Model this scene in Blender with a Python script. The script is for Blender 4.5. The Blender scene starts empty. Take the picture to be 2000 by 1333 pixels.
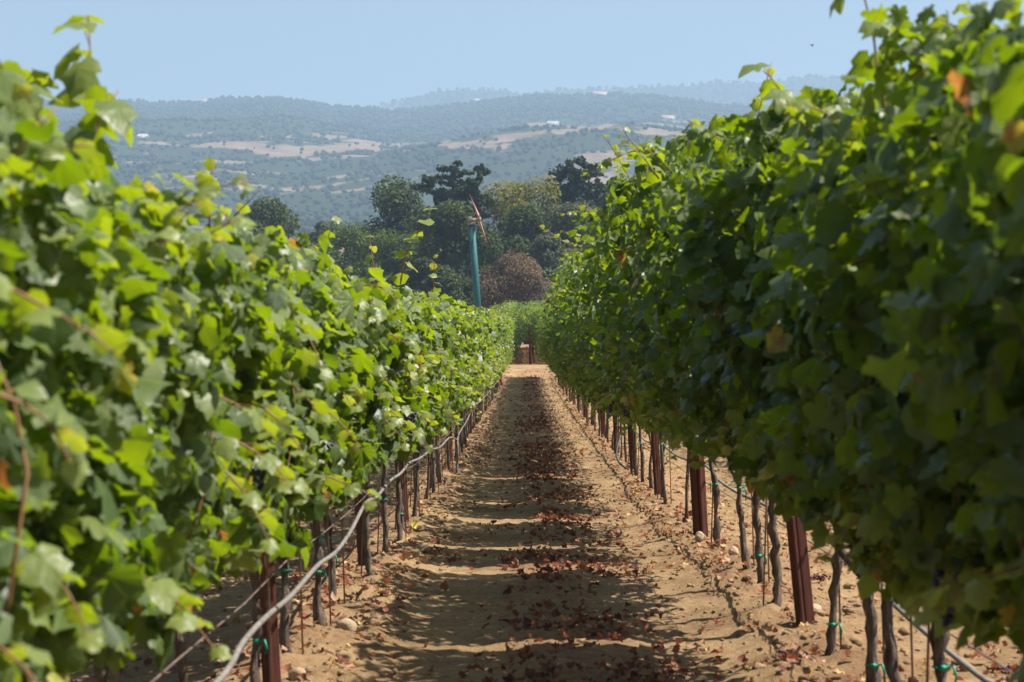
import bpy, math, random
import numpy as np
from math import radians as R, pi, sin, cos, tan

# ------------------------------------------------------------------ camera, sky, sun, exposure
S = bpy.context.scene
col = S.collection
F = 3890.0            # focal length in pixels of the 2000 px wide photograph (70 mm on 36 mm)
CAMZ = 1.40
cam = bpy.data.cameras.new('camera'); cam.lens = 70.0; cam.sensor_width = 36.0
cam.clip_start = 0.05; cam.clip_end = 20000
cam.dof.use_dof = True; cam.dof.focus_distance = 21.0; cam.dof.aperture_fstop = 6.3
cam.dof.aperture_blades = 8
camo = bpy.data.objects.new('camera', cam); col.objects.link(camo)
camo.location = (0, 0, CAMZ); camo.rotation_euler = (R(90), 0, math.atan(25 / F))
S.camera = camo

SUN_EL, SUN_AHEAD = 57.0, 4.0
w = bpy.data.worlds.new('World'); S.world = w; w.use_nodes = True
nt = w.node_tree; nt.nodes.clear()
sky = nt.nodes.new('ShaderNodeTexSky'); sky.sky_type = 'NISHITA'; sky.sun_disc = False
sky.sun_elevation = R(SUN_EL); sky.sun_rotation = R(90 - SUN_AHEAD)
sky.air_density = 1.0; sky.dust_density = 2.6; sky.ozone_density = 1.6; sky.altitude = 50
bg = nt.nodes.new('ShaderNodeBackground'); bg.inputs[1].default_value = 0.05
wo = nt.nodes.new('ShaderNodeOutputWorld')
nt.links.new(sky.outputs[0], bg.inputs[0]); nt.links.new(bg.outputs[0], wo.inputs[0])

sun = bpy.data.lights.new('sun', 'SUN'); sun.energy = 5.0; sun.angle = R(0.53); sun.color = (1.0, 0.94, 0.84)
suno = bpy.data.objects.new('sun', sun); col.objects.link(suno)
from mathutils import Vector, Matrix
sd = Vector((cos(R(SUN_AHEAD)) * cos(R(SUN_EL)), sin(R(SUN_AHEAD)) * cos(R(SUN_EL)), sin(R(SUN_EL))))
suno.rotation_euler = sd.to_track_quat('Z', 'Y').to_euler(); suno.location = (20, 0, 40)

S.view_settings.view_transform = 'Standard'; S.view_settings.look = 'None'
S.view_settings.exposure = 1.30; S.view_settings.gamma = 1.0
S.view_settings.use_curve_mapping = False
S.cycles.max_bounces = 7; S.cycles.diffuse_bounces = 3; S.cycles.glossy_bounces = 2
S.cycles.transmission_bounces = 5; S.cycles.volume_bounces = 0; S.cycles.transparent_max_bounces = 8
S.cycles.use_denoising = True

HAZE_DENSITY = 3.5e-4
HAZE_COLOR = (0.505, 0.73, 1.0, 1)

rng = np.random.default_rng(7)
random.seed(7)

# ------------------------------------------------------------------ helpers
def px(x, y, Y):
    """a place of the photograph at depth Y -> world point"""
    return ((x - 1025) * Y / F, Y, CAMZ + (667 - y) * Y / F)

def tag(o, label=None, cat=None, group=None, kind=None):
    if label: o['label'] = label
    if cat: o['category'] = cat
    if group: o['group'] = group
    if kind: o['kind'] = kind
    return o

def empty(name, loc=(0, 0, 0), rz=0.0):
    o = bpy.data.objects.new(name, None); col.objects.link(o)
    o.location = loc; o.rotation_euler = (0, 0, rz); o.empty_display_size = 0.1
    return o

def mesh_np(name, v, f, mat, tint=None, smooth=False, attrs=None):
    """v (n,3), f (m,3) or (m,4) index arrays -> mesh data"""
    v = np.asarray(v, np.float32); f = np.asarray(f, np.int32)
    me = bpy.data.meshes.new(name)
    k = f.shape[1]
    me.vertices.add(len(v)); me.vertices.foreach_set('co', v.ravel())
    me.loops.add(f.size); me.loops.foreach_set('vertex_index', f.ravel())
    me.polygons.add(len(f)); me.polygons.foreach_set('loop_start', np.arange(0, f.size, k, dtype=np.int32))
    if smooth: me.polygons.foreach_set('use_smooth', np.ones(len(f), bool))
    me.update(calc_edges=True)
    if tint is not None:
        a = me.attributes.new('tint', 'FLOAT', 'POINT'); a.data.foreach_set('value', np.asarray(tint, np.float32))
    for an, av in (attrs or {}).items():
        a = me.attributes.new(an, 'FLOAT', 'POINT'); a.data.foreach_set('value', np.asarray(av, np.float32))
    me.materials.append(mat)
    return me

def link(name, me, parent=None, loc=(0, 0, 0)):
    o = bpy.data.objects.new(name, me); col.objects.link(o)
    if parent is not None: o.parent = parent
    o.location = loc
    return o

class MB:
    """collects shapes into one mesh"""
    def __init__(s): s.v = []; s.f = []; s.t = []; s.n = 0
    def add(s, v, f, t=0.0):
        v = np.asarray(v, float); f = np.asarray(f, int)
        if f.shape[1] == 4: f = np.concatenate([f[:, :3], f[:, [0, 2, 3]]])
        s.v.append(v); s.f.append(f + s.n); s.n += len(v)
        s.t.append(np.full(len(v), t) if np.isscalar(t) else np.asarray(t))
    def tube(s, pts, rad, seg=7, cap=True, jit=0.0, r=None, t=0.0):
        pts = np.asarray(pts, float); n = len(pts)
        rad = np.full(n, rad) if np.isscalar(rad) else np.asarray(rad, float)
        d = np.gradient(pts, axis=0); d /= np.linalg.norm(d, axis=1)[:, None] + 1e-9
        up = np.array([0., 0, 1]) if abs(d[0][2]) < .8 else np.array([1., 0, 0])
        vs = []
        for i in range(n):
            a = np.cross(d[i], up); a /= np.linalg.norm(a) + 1e-9; b = np.cross(d[i], a)
            ang = np.arange(seg) * 2 * pi / seg
            rr = rad[i] * (1 + (jit * (r or rng).standard_normal(seg) if jit else 0))
            vs.append(pts[i] + np.outer(np.cos(ang) * rr, a) + np.outer(np.sin(ang) * rr, b))
        v = np.concatenate(vs); f = []
        for i in range(n - 1):
            for j in range(seg):
                k = (j + 1) % seg
                f.append((i * seg + j, (i + 1) * seg + j, (i + 1) * seg + k, i * seg + k))
        if cap:
            v = np.concatenate([v, pts[:1], pts[-1:]]); c0 = n * seg; c1 = c0 + 1
            for j in range(seg):
                k = (j + 1) % seg
                f.append((c0, j, k, k)); f.append((c1, (n - 1) * seg + k, (n - 1) * seg + j, (n - 1) * seg + j))
        f = np.array(f); q = f[f[:, 2] != f[:, 3]]; tr = f[f[:, 2] == f[:, 3]][:, :3]
        q = np.concatenate([q[:, :3], q[:, [0, 2, 3]]]); s.add(v, np.concatenate([q, tr]) if len(tr) else q, t)
        return s
    def box(s, c, d, rot=None, t=0.0):
        c = np.asarray(c, float); d = np.asarray(d, float) / 2
        v = np.array([(x, y, z) for x in (-1, 1) for y in (-1, 1) for z in (-1, 1)], float) * d
        if rot is not None: v = v @ np.asarray(rot).T
        f = [(0, 1, 3, 2), (4, 6, 7, 5), (0, 4, 5, 1), (2, 3, 7, 6), (0, 2, 6, 4), (1, 5, 7, 3)]
        s.add(v + c, f, t); return s
    def prism(s, prof, z0, z1, t=0.0):
        prof = np.asarray(prof, float); n = len(prof)
        v = np.concatenate([np.c_[prof, np.full(n, z0)], np.c_[prof, np.full(n, z1)]])
        f = [(i, (i + 1) % n, n + (i + 1) % n, n + i) for i in range(n)]
        s.add(v, f, t); return s
    def mesh(s, name, mat, smooth=False):
        return mesh_np(name, np.concatenate(s.v), np.concatenate(s.f), mat, np.concatenate(s.t), smooth)
    def build(s, name, mat, parent=None, smooth=False, loc=(0, 0, 0)):
        return link(name, s.mesh(name, mat, smooth), parent, loc)

_tab = np.random.default_rng(99).random((256, 256))
def vnoise(x, y, sc=1.0, seed=0):
    x = np.asarray(x, float) * sc + seed * 17.13; y = np.asarray(y, float) * sc + seed * 5.71
    xi = np.floor(x).astype(int); yi = np.floor(y).astype(int); fx = x - xi; fy = y - yi
    fx = fx * fx * (3 - 2 * fx); fy = fy * fy * (3 - 2 * fy)
    g = lambda a, b: _tab[a % 256, b % 256]
    return (g(xi, yi) * (1 - fx) + g(xi + 1, yi) * fx) * (1 - fy) + (g(xi, yi + 1) * (1 - fx) + g(xi + 1, yi + 1) * fx) * fy
def fbm(x, y, sc=1.0, seed=0, oct=4, gain=.5):
    a = 1; s = 0; tot = 0
    for i in range(oct):
        s = s + a * vnoise(x, y, sc * 2 ** i, seed + i * 3); tot += a; a *= gain
    return s / tot - .5

# ------------------------------------------------------------------ materials
def new_mat(name):
    m = bpy.data.materials.new(name); m.use_nodes = True; m.node_tree.nodes.clear()
    return m, m.node_tree.nodes, m.node_tree.links
def ramp(N, stops, interp='LINEAR'):
    r = N.new('ShaderNodeValToRGB'); r.color_ramp.interpolation = interp
    e = r.color_ramp.elements
    while len(e) > 1: e.remove(e[-1])
    e[0].position = stops[0][0]; e[0].color = (*stops[0][1], 1)
    for p, c in stops[1:]:
        k = e.new(p); k.color = (*c, 1)
    return r
def noise(N, L, scale, detail=4, rough=.55, coord='Object', stretch=None):
    tc = N.new('ShaderNodeTexCoord'); n = N.new('ShaderNodeTexNoise')
    n.inputs['Scale'].default_value = scale; n.inputs['Detail'].default_value = detail; n.inputs['Roughness'].default_value = rough
    src = tc.outputs[coord]
    if stretch:
        mp = N.new('ShaderNodeMapping'); mp.inputs['Scale'].default_value = stretch
        L.new(src, mp.inputs[0]); src = mp.outputs[0]
    L.new(src, n.inputs['Vector'])
    return n
def simple(name, c1, c2, scale=8, rough=.7, metal=0.0, bump=.0, bscale=None, stretch=None, spec=.4):
    m, N, L = new_mat(name)
    n = noise(N, L, scale, stretch=stretch); r = ramp(N, [(.3, c1), (.7, c2)])
    L.new(n.outputs[0], r.inputs[0])
    p = N.new('ShaderNodeBsdfPrincipled'); p.inputs['Roughness'].default_value = rough
    p.inputs['Metallic'].default_value = metal; p.inputs['Specular IOR Level'].default_value = spec
    L.new(r.outputs[0], p.inputs['Base Color'])
    if bump:
        nb = noise(N, L, bscale or scale * 3, 6, .6, stretch=stretch); b = N.new('ShaderNodeBump')
        b.inputs['Strength'].default_value = bump; b.inputs['Distance'].default_value = .02
        L.new(nb.outputs[0], b.inputs['Height']); L.new(b.outputs[0], p.inputs['Normal'])
    o = N.new('ShaderNodeOutputMaterial'); L.new(p.outputs[0], o.inputs[0])
    return m

def leaf_mat(name, stops, tstops, back=(.15, .19, .10), backmix=.6, trans=.38, rough=.43, spec=.38, nscale=35, vein=False):
    m, N, L = new_mat(name)
    at = N.new('ShaderNodeAttribute'); at.attribute_name = 'tint'
    n = noise(N, L, nscale, 2)
    ad = N.new('ShaderNodeMath'); ad.operation = 'MULTIPLY_ADD'; ad.inputs[1].default_value = .22; ad.inputs[2].default_value = -.11
    L.new(n.outputs[0], ad.inputs[0])
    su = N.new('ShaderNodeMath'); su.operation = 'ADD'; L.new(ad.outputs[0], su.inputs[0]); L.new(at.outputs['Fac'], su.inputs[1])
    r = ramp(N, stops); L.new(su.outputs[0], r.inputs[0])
    rt = ramp(N, tstops); L.new(su.outputs[0], rt.inputs[0])
    base = r.outputs[0]
    if vein:
        def M_(op, a, b_=None, c=None):
            n_ = N.new('ShaderNodeMath'); n_.operation = op
            for k_, v_ in enumerate((a, b_, c)):
                if v_ is None: continue
                if isinstance(v_, (int, float)): n_.inputs[k_].default_value = v_
                else: L.new(v_, n_.inputs[k_])
            return n_.outputs[0]
        ax = N.new('ShaderNodeAttribute'); ax.attribute_name = 'lx'; ay = N.new('ShaderNodeAttribute'); ay.attribute_name = 'ly'
        x_ = M_('ABSOLUTE', ax.outputs['Fac']); y_ = M_('SUBTRACT', ay.outputs['Fac'], 5.0)
        d0 = M_('ADD', x_, M_('MULTIPLY', M_('LESS_THAN', y_, -.02), 1.0)); ds = [d0]
        for an in (48, 98):
            ds.append(M_('ABSOLUTE', M_('SUBTRACT', M_('MULTIPLY', x_, cos(R(an))), M_('MULTIPLY', y_, sin(R(an))))))
        dm = M_('MINIMUM', M_('MINIMUM', ds[0], ds[1]), ds[2])
        vf = M_('MULTIPLY', M_('SUBTRACT', 1.0, M_('MULTIPLY', dm, 38.0)), .55)
        vc = N.new('ShaderNodeClamp'); L.new(vf, vc.inputs[0])
        vm = N.new('ShaderNodeMix'); vm.data_type = 'RGBA'; vm.inputs['B'].default_value = (.24, .30, .10, 1)
        L.new(vc.outputs[0], vm.inputs['Factor']); L.new(base, vm.inputs['A']); base = vm.outputs['Result']
    g = N.new('ShaderNodeNewGeometry')
    mx = N.new('ShaderNodeMix'); mx.data_type = 'RGBA'; mx.inputs['B'].default_value = (*back, 1)
    mf = N.new('ShaderNodeMath'); mf.operation = 'MULTIPLY'; mf.inputs[1].default_value = backmix
    L.new(g.outputs['Backfacing'], mf.inputs[0]); L.new(mf.outputs[0], mx.inputs['Factor'])
    L.new(base, mx.inputs['A'])
    p = N.new('ShaderNodeBsdfPrincipled'); p.inputs['Roughness'].default_value = rough
    p.inputs['Specular IOR Level'].default_value = spec
    L.new(mx.outputs['Result'], p.inputs['Base Color'])
    b = N.new('ShaderNodeBump'); b.inputs['Strength'].default_value = .35; b.inputs['Distance'].default_value = .01
    L.new(n.outputs[0], b.inputs['Height']); L.new(b.outputs[0], p.inputs['Normal'])
    t = N.new('ShaderNodeBsdfTranslucent'); L.new(rt.outputs[0], t.inputs[0])
    ms = N.new('ShaderNodeMixShader'); ms.inputs[0].default_value = trans
    L.new(p.outputs[0], ms.inputs[1]); L.new(t.outputs[0], ms.inputs[2])
    o = N.new('ShaderNodeOutputMaterial'); L.new(ms.outputs[0], o.inputs[0])
    return m

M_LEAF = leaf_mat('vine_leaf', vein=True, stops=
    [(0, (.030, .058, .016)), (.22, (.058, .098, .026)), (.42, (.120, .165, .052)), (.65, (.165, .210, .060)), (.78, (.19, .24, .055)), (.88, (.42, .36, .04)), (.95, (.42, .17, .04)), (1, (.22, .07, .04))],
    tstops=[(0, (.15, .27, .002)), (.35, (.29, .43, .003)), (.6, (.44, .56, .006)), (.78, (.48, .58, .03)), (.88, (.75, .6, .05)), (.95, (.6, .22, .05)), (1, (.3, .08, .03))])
M_BARK = simple('vine_bark', (.045, .032, .025), (.22, .17, .135), 60, .9, bump=1.0, bscale=90, stretch=(1, 1, .22))
M_CANE = simple('green_brown_cane', (.17, .075, .035), (.26, .14, .06), 30, .6)
M_POST = simple('brown_steel', (.085, .030, .022), (.135, .050, .036), 9, .38, metal=.35, bump=.1, bscale=60, spec=.5)
M_HOSE = simple('grey_hose', (.13, .12, .11), (.24, .22, .20), 25, .6)
M_WIRE = simple('wire', (.18, .12, .10), (.3, .24, .2), 12, .5, metal=.5)
M_TAPE = simple('green_tape', (.0, .22, .13), (.01, .36, .22), 20, .4)
M_GRAPE = simple('grape_skin', (.015, .013, .035), (.06, .055, .11), 60, .45)
M_RAISIN = simple('dried_grape', (.07, .02, .03), (.16, .06, .07), 60, .7)
M_ROCK = simple('rock', (.30, .22, .14), (.46, .36, .25), 12, .9, bump=.6, bscale=30)
M_LITTER = leaf_mat('dry_leaf',
    [(0, (.075, .028, .020)), (.3, (.16, .055, .035)), (.55, (.30, .13, .075)), (.8, (.46, .28, .20)), (.95, (.6, .45, .08)), (1, (.6, .5, .06))],
    [(0, (.2, .04, .02)), (.5, (.5, .14, .05)), (1, (.6, .4, .1))], back=(.40, .24, .17), backmix=.4, trans=.2, rough=.7, spec=.2)
M_TREEBARK = simple('tree_bark', (.06, .045, .035), (.13, .10, .08), 3, .95)
def tree_leaf(name, a, b, c, trans=.22):
    return leaf_mat(name, [(0, a), (.5, b), (1, c)], [(0, tuple(x * 1.8 for x in a)), (.5, tuple(x * 2 for x in b)), (1, tuple(x * 2 for x in c))],
                    back=b, backmix=.3, trans=trans, rough=.7, spec=.08, nscale=2)
M_OAK = tree_leaf('oak_leaves', (.018, .032, .010), (.050, .072, .020), (.15, .18, .05))
M_OLIVEG = tree_leaf('round_tree_leaves', (.030, .055, .010), (.070, .105, .018), (.15, .19, .035))
M_CEDAR = tree_leaf('cedar_needles', (.028, .048, .028), (.058, .088, .048), (.105, .14, .08), .1)
M_SYC = tree_leaf('yellowing_leaves', (.06, .070, .012), (.15, .155, .025), (.34, .26, .04), .3)
M_SAGE = tree_leaf('sage_leaves', (.05, .06, .028), (.09, .105, .05), (.14, .15, .08), .15)
M_BROWN = tree_leaf('brown_foliage', (.06, .040, .024), (.13, .090, .055), (.24, .175, .10), .15)

# ------------------------------------------------------------------ the ground
HY = np.array([-20, 5, 7, 9, 11, 15, 20, 30, 50, 70, 76, 81, 86, 95, 120, 200, 420])
HH = np.array([1.33, 1.34, 1.35, 1.37, 1.40, 1.50, 1.58, 1.64, 1.72, 1.73, 1.66, 1.45, 1.15, 1.05, .30, .30, .5])
XL, XR = -.93, 1.27
ROW_END = 80.0
def gz0(Y): return CAMZ - np.interp(Y, HY, HH)
def gz(X, Y):
    X = np.asarray(X, float); Y = np.asarray(Y, float)
    z = gz0(Y)
    near = np.clip((90 - Y) / 10, 0, 1)
    berm = np.exp(-((X - XL) / .33) ** 2) * .07 + np.exp(-((X - XR - .0) / .36) ** 2) * .08 + .02 * np.exp(-((X - .25) / .3) ** 2)
    rough = .25 + 1.0 * np.clip(np.exp(-((X - XL) / .36) ** 2) + np.exp(-((X - XR - .1) / .5) ** 2) + .55 * np.exp(-((X - .25) / .35) ** 2) + (X > 2) * .5 + (X < -1.6) * .5, 0, 1)
    nz = fbm(X, Y, 1.2, 1, 3) * .022 + rough * (fbm(X, Y, 5, 4, 4, .6) * .075 + np.maximum(fbm(X, Y, 14, 9, 3, .6), -.1) * .075)
    return z + near * (berm + nz)
def axis_pts(parts):
    out = []
    for a, b, n in parts: out += list(np.linspace(a, b, n, endpoint=False))
    return np.array(out)
xs = np.concatenate([axis_pts([(-500, -60, 6), (-60, -8, 14), (-8, -2.2, 34), (-2.2, 3.6, 165), (3.6, 9, 34), (9, 60, 14), (60, 500, 6)]), [500]])
ys = np.concatenate([axis_pts([(-20, 4.0, 20)]), 4.0 * np.exp(np.linspace(0, math.log(92 / 4.0), 460)), np.linspace(94, 130, 14), np.linspace(140, 430, 12)])
XX, YY = np.meshgrid(xs, ys); nx, ny = len(xs), len(ys)
ZZ = gz(XX, YY)
idx = np.arange(nx * ny).reshape(ny, nx)
q = np.stack([idx[:-1, :-1], idx[:-1, 1:], idx[1:, 1:], idx[1:, :-1]], -1).reshape(-1, 4)
m, N, L = new_mat('soil')
na = noise(N, L, 1.3, 5, .6); nb = noise(N, L, 18, 8, .7); nc = noise(N, L, 90, 6, .7)
ra = ramp(N, [(.3, (.19, .118, .058)), (.5, (.315, .208, .108)), (.72, (.43, .295, .160))]); L.new(na.outputs[0], ra.inputs[0])
rb = ramp(N, [(.34, (.45, .40, .37)), (.5, (1, 1, 1)), (.75, (1.15, 1.12, 1.1))]); L.new(nb.outputs[0], rb.inputs[0])
mu = N.new('ShaderNodeMix'); mu.data_type = 'RGBA'; mu.blend_type = 'MULTIPLY'; mu.inputs['Factor'].default_value = .75
L.new(ra.outputs[0], mu.inputs['A']); L.new(rb.outputs[0], mu.inputs['B'])
# reddish crumbled leaf litter staining along the middle and beyond the headland
at = N.new('ShaderNodeAttribute'); at.attribute_name = 'tint'
rm = N.new('ShaderNodeMix'); rm.data_type = 'RGBA'; rm.inputs['B'].default_value = (.24, .10, .06, 1)
nr = noise(N, L, 30, 5, .7); mm = N.new('ShaderNodeMath'); mm.operation = 'MULTIPLY'
cr = ramp(N, [(.42, (0, 0, 0)), (.60, (1, 1, 1))]); L.new(nr.outputs[0], cr.inputs[0])
L.new(cr.outputs[0], mm.inputs[0]); L.new(at.outputs['Fac'], mm.inputs[1]); L.new(mm.outputs[0], rm.inputs['Factor'])
L.new(mu.outputs['Result'], rm.inputs['A'])
p = N.new('ShaderNodeBsdfPrincipled'); p.inputs['Roughness'].default_value = .95; p.inputs['Specular IOR Level'].default_value = .15
L.new(rm.outputs['Result'], p.inputs['Base Color'])
bsum = N.new('ShaderNodeMath'); bsum.operation = 'ADD'; L.new(nb.outputs[0], bsum.inputs[0]); L.new(nc.outputs[0], bsum.inputs[1])
b = N.new('ShaderNodeBump'); b.inputs['Strength'].default_value = .8; b.inputs['Distance'].default_value = .025
L.new(bsum.outputs[0], b.inputs['Height']); L.new(b.outputs[0], p.inputs['Normal'])
o = N.new('ShaderNodeOutputMaterial'); L.new(p.outputs[0], o.inputs[0])
M_SOIL = m
tint = (.65 * np.exp(-((XX - .22) / .33) ** 2) + .5 * np.exp(-((XX - XL + .2) / .3) ** 2) + .45 * np.exp(-((XX - XR - .1) / .35) ** 2)) * (YY < 84) + .95 * (YY > 91.0) * (YY < 130)
link('ground', mesh_np('ground', np.c_[XX.ravel(), YY.ravel(), ZZ.ravel()], q, M_SOIL, np.clip(tint, 0, 1).ravel(), True))['kind'] = 'structure'

# ------------------------------------------------------------------ the hills
def curve(pts):
    a = np.array(pts, float); return lambda x: np.interp(x, a[:, 0], a[:, 1])
ridge1 = curve([(-600, 215), (-100, 205), (150, 193), (230, 194), (300, 199), (380, 199), (430, 190), (540, 191), (600, 197), (650, 207), (700, 207), (760, 214), (820, 211), (950, 196), (1050, 184), (1100, 186), (1200, 182), (1290, 188), (1400, 202), (1500, 206), (1600, 196), (1800, 190), (2600, 190)])
ridge2 = curve([(-600, 300), (500, 270), (690, 214), (780, 195), (850, 178), (900, 171), (980, 174), (1030, 184), (1085, 173), (1180, 172), (1280, 168), (1340, 166), (1390, 158), (1480, 160), (1520, 157), (1580, 147), (1650, 148), (1800, 150), (2600, 160)])
Y1, Y2 = 3000.0, 4300.0
def hill_z(X, Y):
    xi = 1025 + F * X / Y1 * np.clip(Y1 / np.maximum(Y, 600), 1, 1.6)
    top = (667 - ridge1(xi)) * Y1 / F
    t = np.clip((Y - 420) / (Y1 - 420), 0, 1.6)
    g = np.where(t <= 1, .18 * t + .82 * t ** 1.25, 1 - (t - 1) * 1.4)
    n = fbm(X, Y, 1 / 420, 21, 5, .5) * 90 * np.sin(np.clip(t, 0, 1) * pi) + fbm(X, Y, 1 / 90, 31, 3) * 10 * np.clip(t * 4, 0, 1) * np.clip((1 - t) * 12 + .25, .25, 1)
    return np.maximum(top * g + n, -6) - 1.5 * (t <= 0)
def img_y(X, Y, Z): return 667 - F * (Z - CAMZ) / Y
def img_x(X, Y): return 1025 + F * X / Y
def wood(X, Y, Z):
    """how wooded a place of the hill is, 0..1"""
    iy = img_y(X, Y, Z); ix = img_x(X, Y)
    n = .36 * fbm(X * .5, Y * .8, 1 / 150, 41, 5, .62) + .75 * fbm(X * .5, Y, 1 / 34, 77, 4, .7)
    thr = np.interp(iy, [150, 225, 250, 290, 330, 380, 460], [-.34, -.24, -.10, -.055, -.06, -.08, -.10])
    wd = 1 / (1 + np.exp(-(n - thr) * 30))
    fld = (np.abs(ix - 625 + (iy - 293) * 1.2) < 112) & (np.abs(iy - 293 - 5 * np.sin(ix / 40)) < 8)
    fld |= (np.abs(ix - 930) < 70) & (np.abs(iy - 285 - (ix - 930) * .05) < 6)
    fld |= (np.abs(ix - 590) < 90) & (np.abs(iy - 268) < 2.5)
    return np.where(fld, 0, wd)
def hill_mat(name):
    m, N, L = new_mat(name)
    at = N.new('ShaderNodeAttribute'); at.attribute_name = 'tint'
    n = noise(N, L, .035, 6, .7); n2 = noise(N, L, .09, 5, .75)
    a = N.new('ShaderNodeMath'); a.operation = 'MULTIPLY_ADD'; a.inputs[1].default_value = 1.9; a.inputs[2].default_value = -.95
    L.new(n2.outputs[0], a.inputs[0]); s = N.new('ShaderNodeMath'); s.operation = 'ADD'; L.new(a.outputs[0], s.inputs[0]); L.new(at.outputs['Fac'], s.inputs[1])
    g = ramp(N, [(.35, (.14, .098, .062)), (.6, (.225, .165, .115))]); L.new(n.outputs[0], g.inputs[0])
    f = ramp(N, [(.38, (0, 0, 0)), (.52, (1, 1, 1))]); L.new(s.outputs[0], f.inputs[0])
    mx = N.new('ShaderNodeMix'); mx.data_type = 'RGBA'; mx.inputs['B'].default_value = (.030, .040, .020, 1)
    L.new(f.outputs[0], mx.inputs['Factor']); L.new(g.outputs[0], mx.inputs['A'])
    p = N.new('ShaderNodeBsdfPrincipled'); p.inputs['Roughness'].default_value = 1; p.inputs['Specular IOR Level'].default_value = 0
    L.new(mx.outputs['Result'], p.inputs['Base Color'])
    o = N.new('ShaderNodeOutputMaterial'); L.new(p.outputs[0], o.inputs[0]); return m
M_HILL = hill_mat('hill_scrub')
def grid_obj(name, xs, ys, zf, tf, mat):
    XX, YY = np.meshgrid(xs, ys); ZZ = zf(XX, YY); nx, ny = len(xs), len(ys)
    idx = np.arange(nx * ny).reshape(ny, nx)
    q = np.stack([idx[:-1, :-1], idx[:-1, 1:], idx[1:, 1:], idx[1:, :-1]], -1).reshape(-1, 4)
    return tag(link(name, mesh_np(name, np.c_[XX.ravel(), YY.ravel(), ZZ.ravel()], q, mat, tf(XX, YY, ZZ).ravel(), True)), kind='structure')
grid_obj('hills', np.linspace(-1900, 1900, 300), np.linspace(425, 3500, 330), hill_z, wood, M_HILL)
def far_z(X, Y):
    top = (667 - ridge2(1025 + F * X / Y2)) * Y2 / F
    t = np.clip((Y - 3300) / (Y2 - 3300), 0, 2)
    g = np.where(t <= 1, .35 + .65 * t, 1 - (t - 1) * 1.2)
    return top * g + fbm(X, Y, 1 / 400, 51, 4) * 60 * (1 - np.clip(t, 0, 1)) * t * 3 + fbm(X, Y, 1 / 60, 56, 2) * 8 * np.clip(1.2 - t, .4, 1)
grid_obj('far_ridge', np.linspace(-3000, 3000, 240), np.linspace(3520, 5200, 60), far_z,
         lambda X, Y, Z: 1 / (1 + np.exp(-(fbm(X, Y * .5, 1 / 160, 61, 4) + .17) * 20)), M_HILL)

# scattered oaks and scrub on the slopes, past counting
ICO_V = np.array([(0, 0, 1)] + [(cos(a) * .894, sin(a) * .894, .447) for a in np.arange(5) * 2 * pi / 5] +
                 [(cos(a) * .894, sin(a) * .894, -.447) for a in np.arange(5) * 2 * pi / 5 + pi / 5] + [(0, 0, -1)])
ICO_F = np.array([(0, 1, 2), (0, 2, 3), (0, 3, 4), (0, 4, 5), (0, 5, 1), (1, 6, 2), (2, 7, 3), (3, 8, 4), (4, 9, 5), (5, 10, 1),
                  (6, 7, 2), (7, 8, 3), (8, 9, 4), (9, 10, 5), (10, 6, 1), (11, 7, 6), (11, 8, 7), (11, 9, 8), (11, 10, 9), (11, 6, 10)])
def ico2():
    v = list(map(tuple, ICO_V)); f = []; c = {}
    def mid(a, b):
        k = (min(a, b), max(a, b))
        if k not in c:
            p = (np.array(v[a]) + np.array(v[b])) / 2; p /= np.linalg.norm(p); v.append(tuple(p)); c[k] = len(v) - 1
        return c[k]
    for a, b, d in ICO_F:
        ab, bd, da = mid(a, b), mid(b, d), mid(d, a); f += [(a, ab, da), (b, bd, ab), (d, da, bd), (ab, bd, da)]
    return np.array(v), np.array(f)
ICO2_V, ICO2_F = ico2()
def blobs(c, s, V=ICO_V, Fc=ICO_F, jit=.25, g=rng, tint=None, align=False):
    """c (n,3), s (n,3) -> verts, faces, tint"""
    n = len(c); k = len(V)
    r = 1 + jit * g.standard_normal((n, k, 1))
    a = g.random(n) * 2 * pi; ca, sa = np.cos(a), np.sin(a)
    v = V[None] * r
    v = np.stack([v[..., 0] * ca[:, None] - v[..., 1] * sa[:, None], v[..., 0] * sa[:, None] + v[..., 1] * ca[:, None], v[..., 2]], -1)
    v = v * s[:, None, :] + c[:, None, :]
    f = (Fc[None] + (np.arange(n) * k)[:, None, None]).reshape(-1, 3)
    t = np.repeat(g.random(n) if tint is None else tint, k)
    return v.reshape(-1, 3), f, t
OCT_V = np.array([(0, 0, 1)] + [(cos(a), sin(a), .1) for a in np.arange(5) * 2 * pi / 5] + [(0, 0, -1)]); OCT_F = np.array([(0, i + 1, (i + 1) % 5 + 1) for i in range(5)] + [(6, (i + 1) % 5 + 1, i + 1) for i in range(5)])
M_HTREE = simple('hill_trees', (.020, .030, .016), (.045, .058, .030), .05, 1.0, spec=0)
n = 34000
Yh = np.sqrt(rng.uniform(900 ** 2, 3040 ** 2, n)); Xh = rng.uniform(-.30, .30, n) * Yh
Zh = hill_z(Xh, Yh); keep = rng.random(n) < wood(Xh, Yh, Zh) * .62 + .07
Xh, Yh, Zh = Xh[keep], Yh[keep], Zh[keep]
r = rng.uniform(1.4, 3.8, len(Xh)) * np.interp(Yh, [900, 3000], [.75, 1.0])
v, f, t = blobs(np.c_[Xh, Yh, Zh + r * .5], np.c_[r, r, r * rng.uniform(.75, 1.1, len(r))], OCT_V, OCT_F, jit=.22)
tag(link('hill_woodland', mesh_np('hill_woodland', v, f, M_HTREE, t, True)), kind='stuff')
n = 4000
Xh = rng.uniform(-1200, 1200, n); Yh = rng.uniform(3900, 4330, n); Zh = far_z(Xh, Yh)
r = rng.uniform(3, 6, n)
v, f, t = blobs(np.c_[Xh, Yh, Zh + r * .3], np.c_[r, r, r * .9], jit=.2)
tag(link('far_ridge_woodland', mesh_np('far_ridge_woodland', v, f, M_HTREE, t, True)), kind='stuff')

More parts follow.
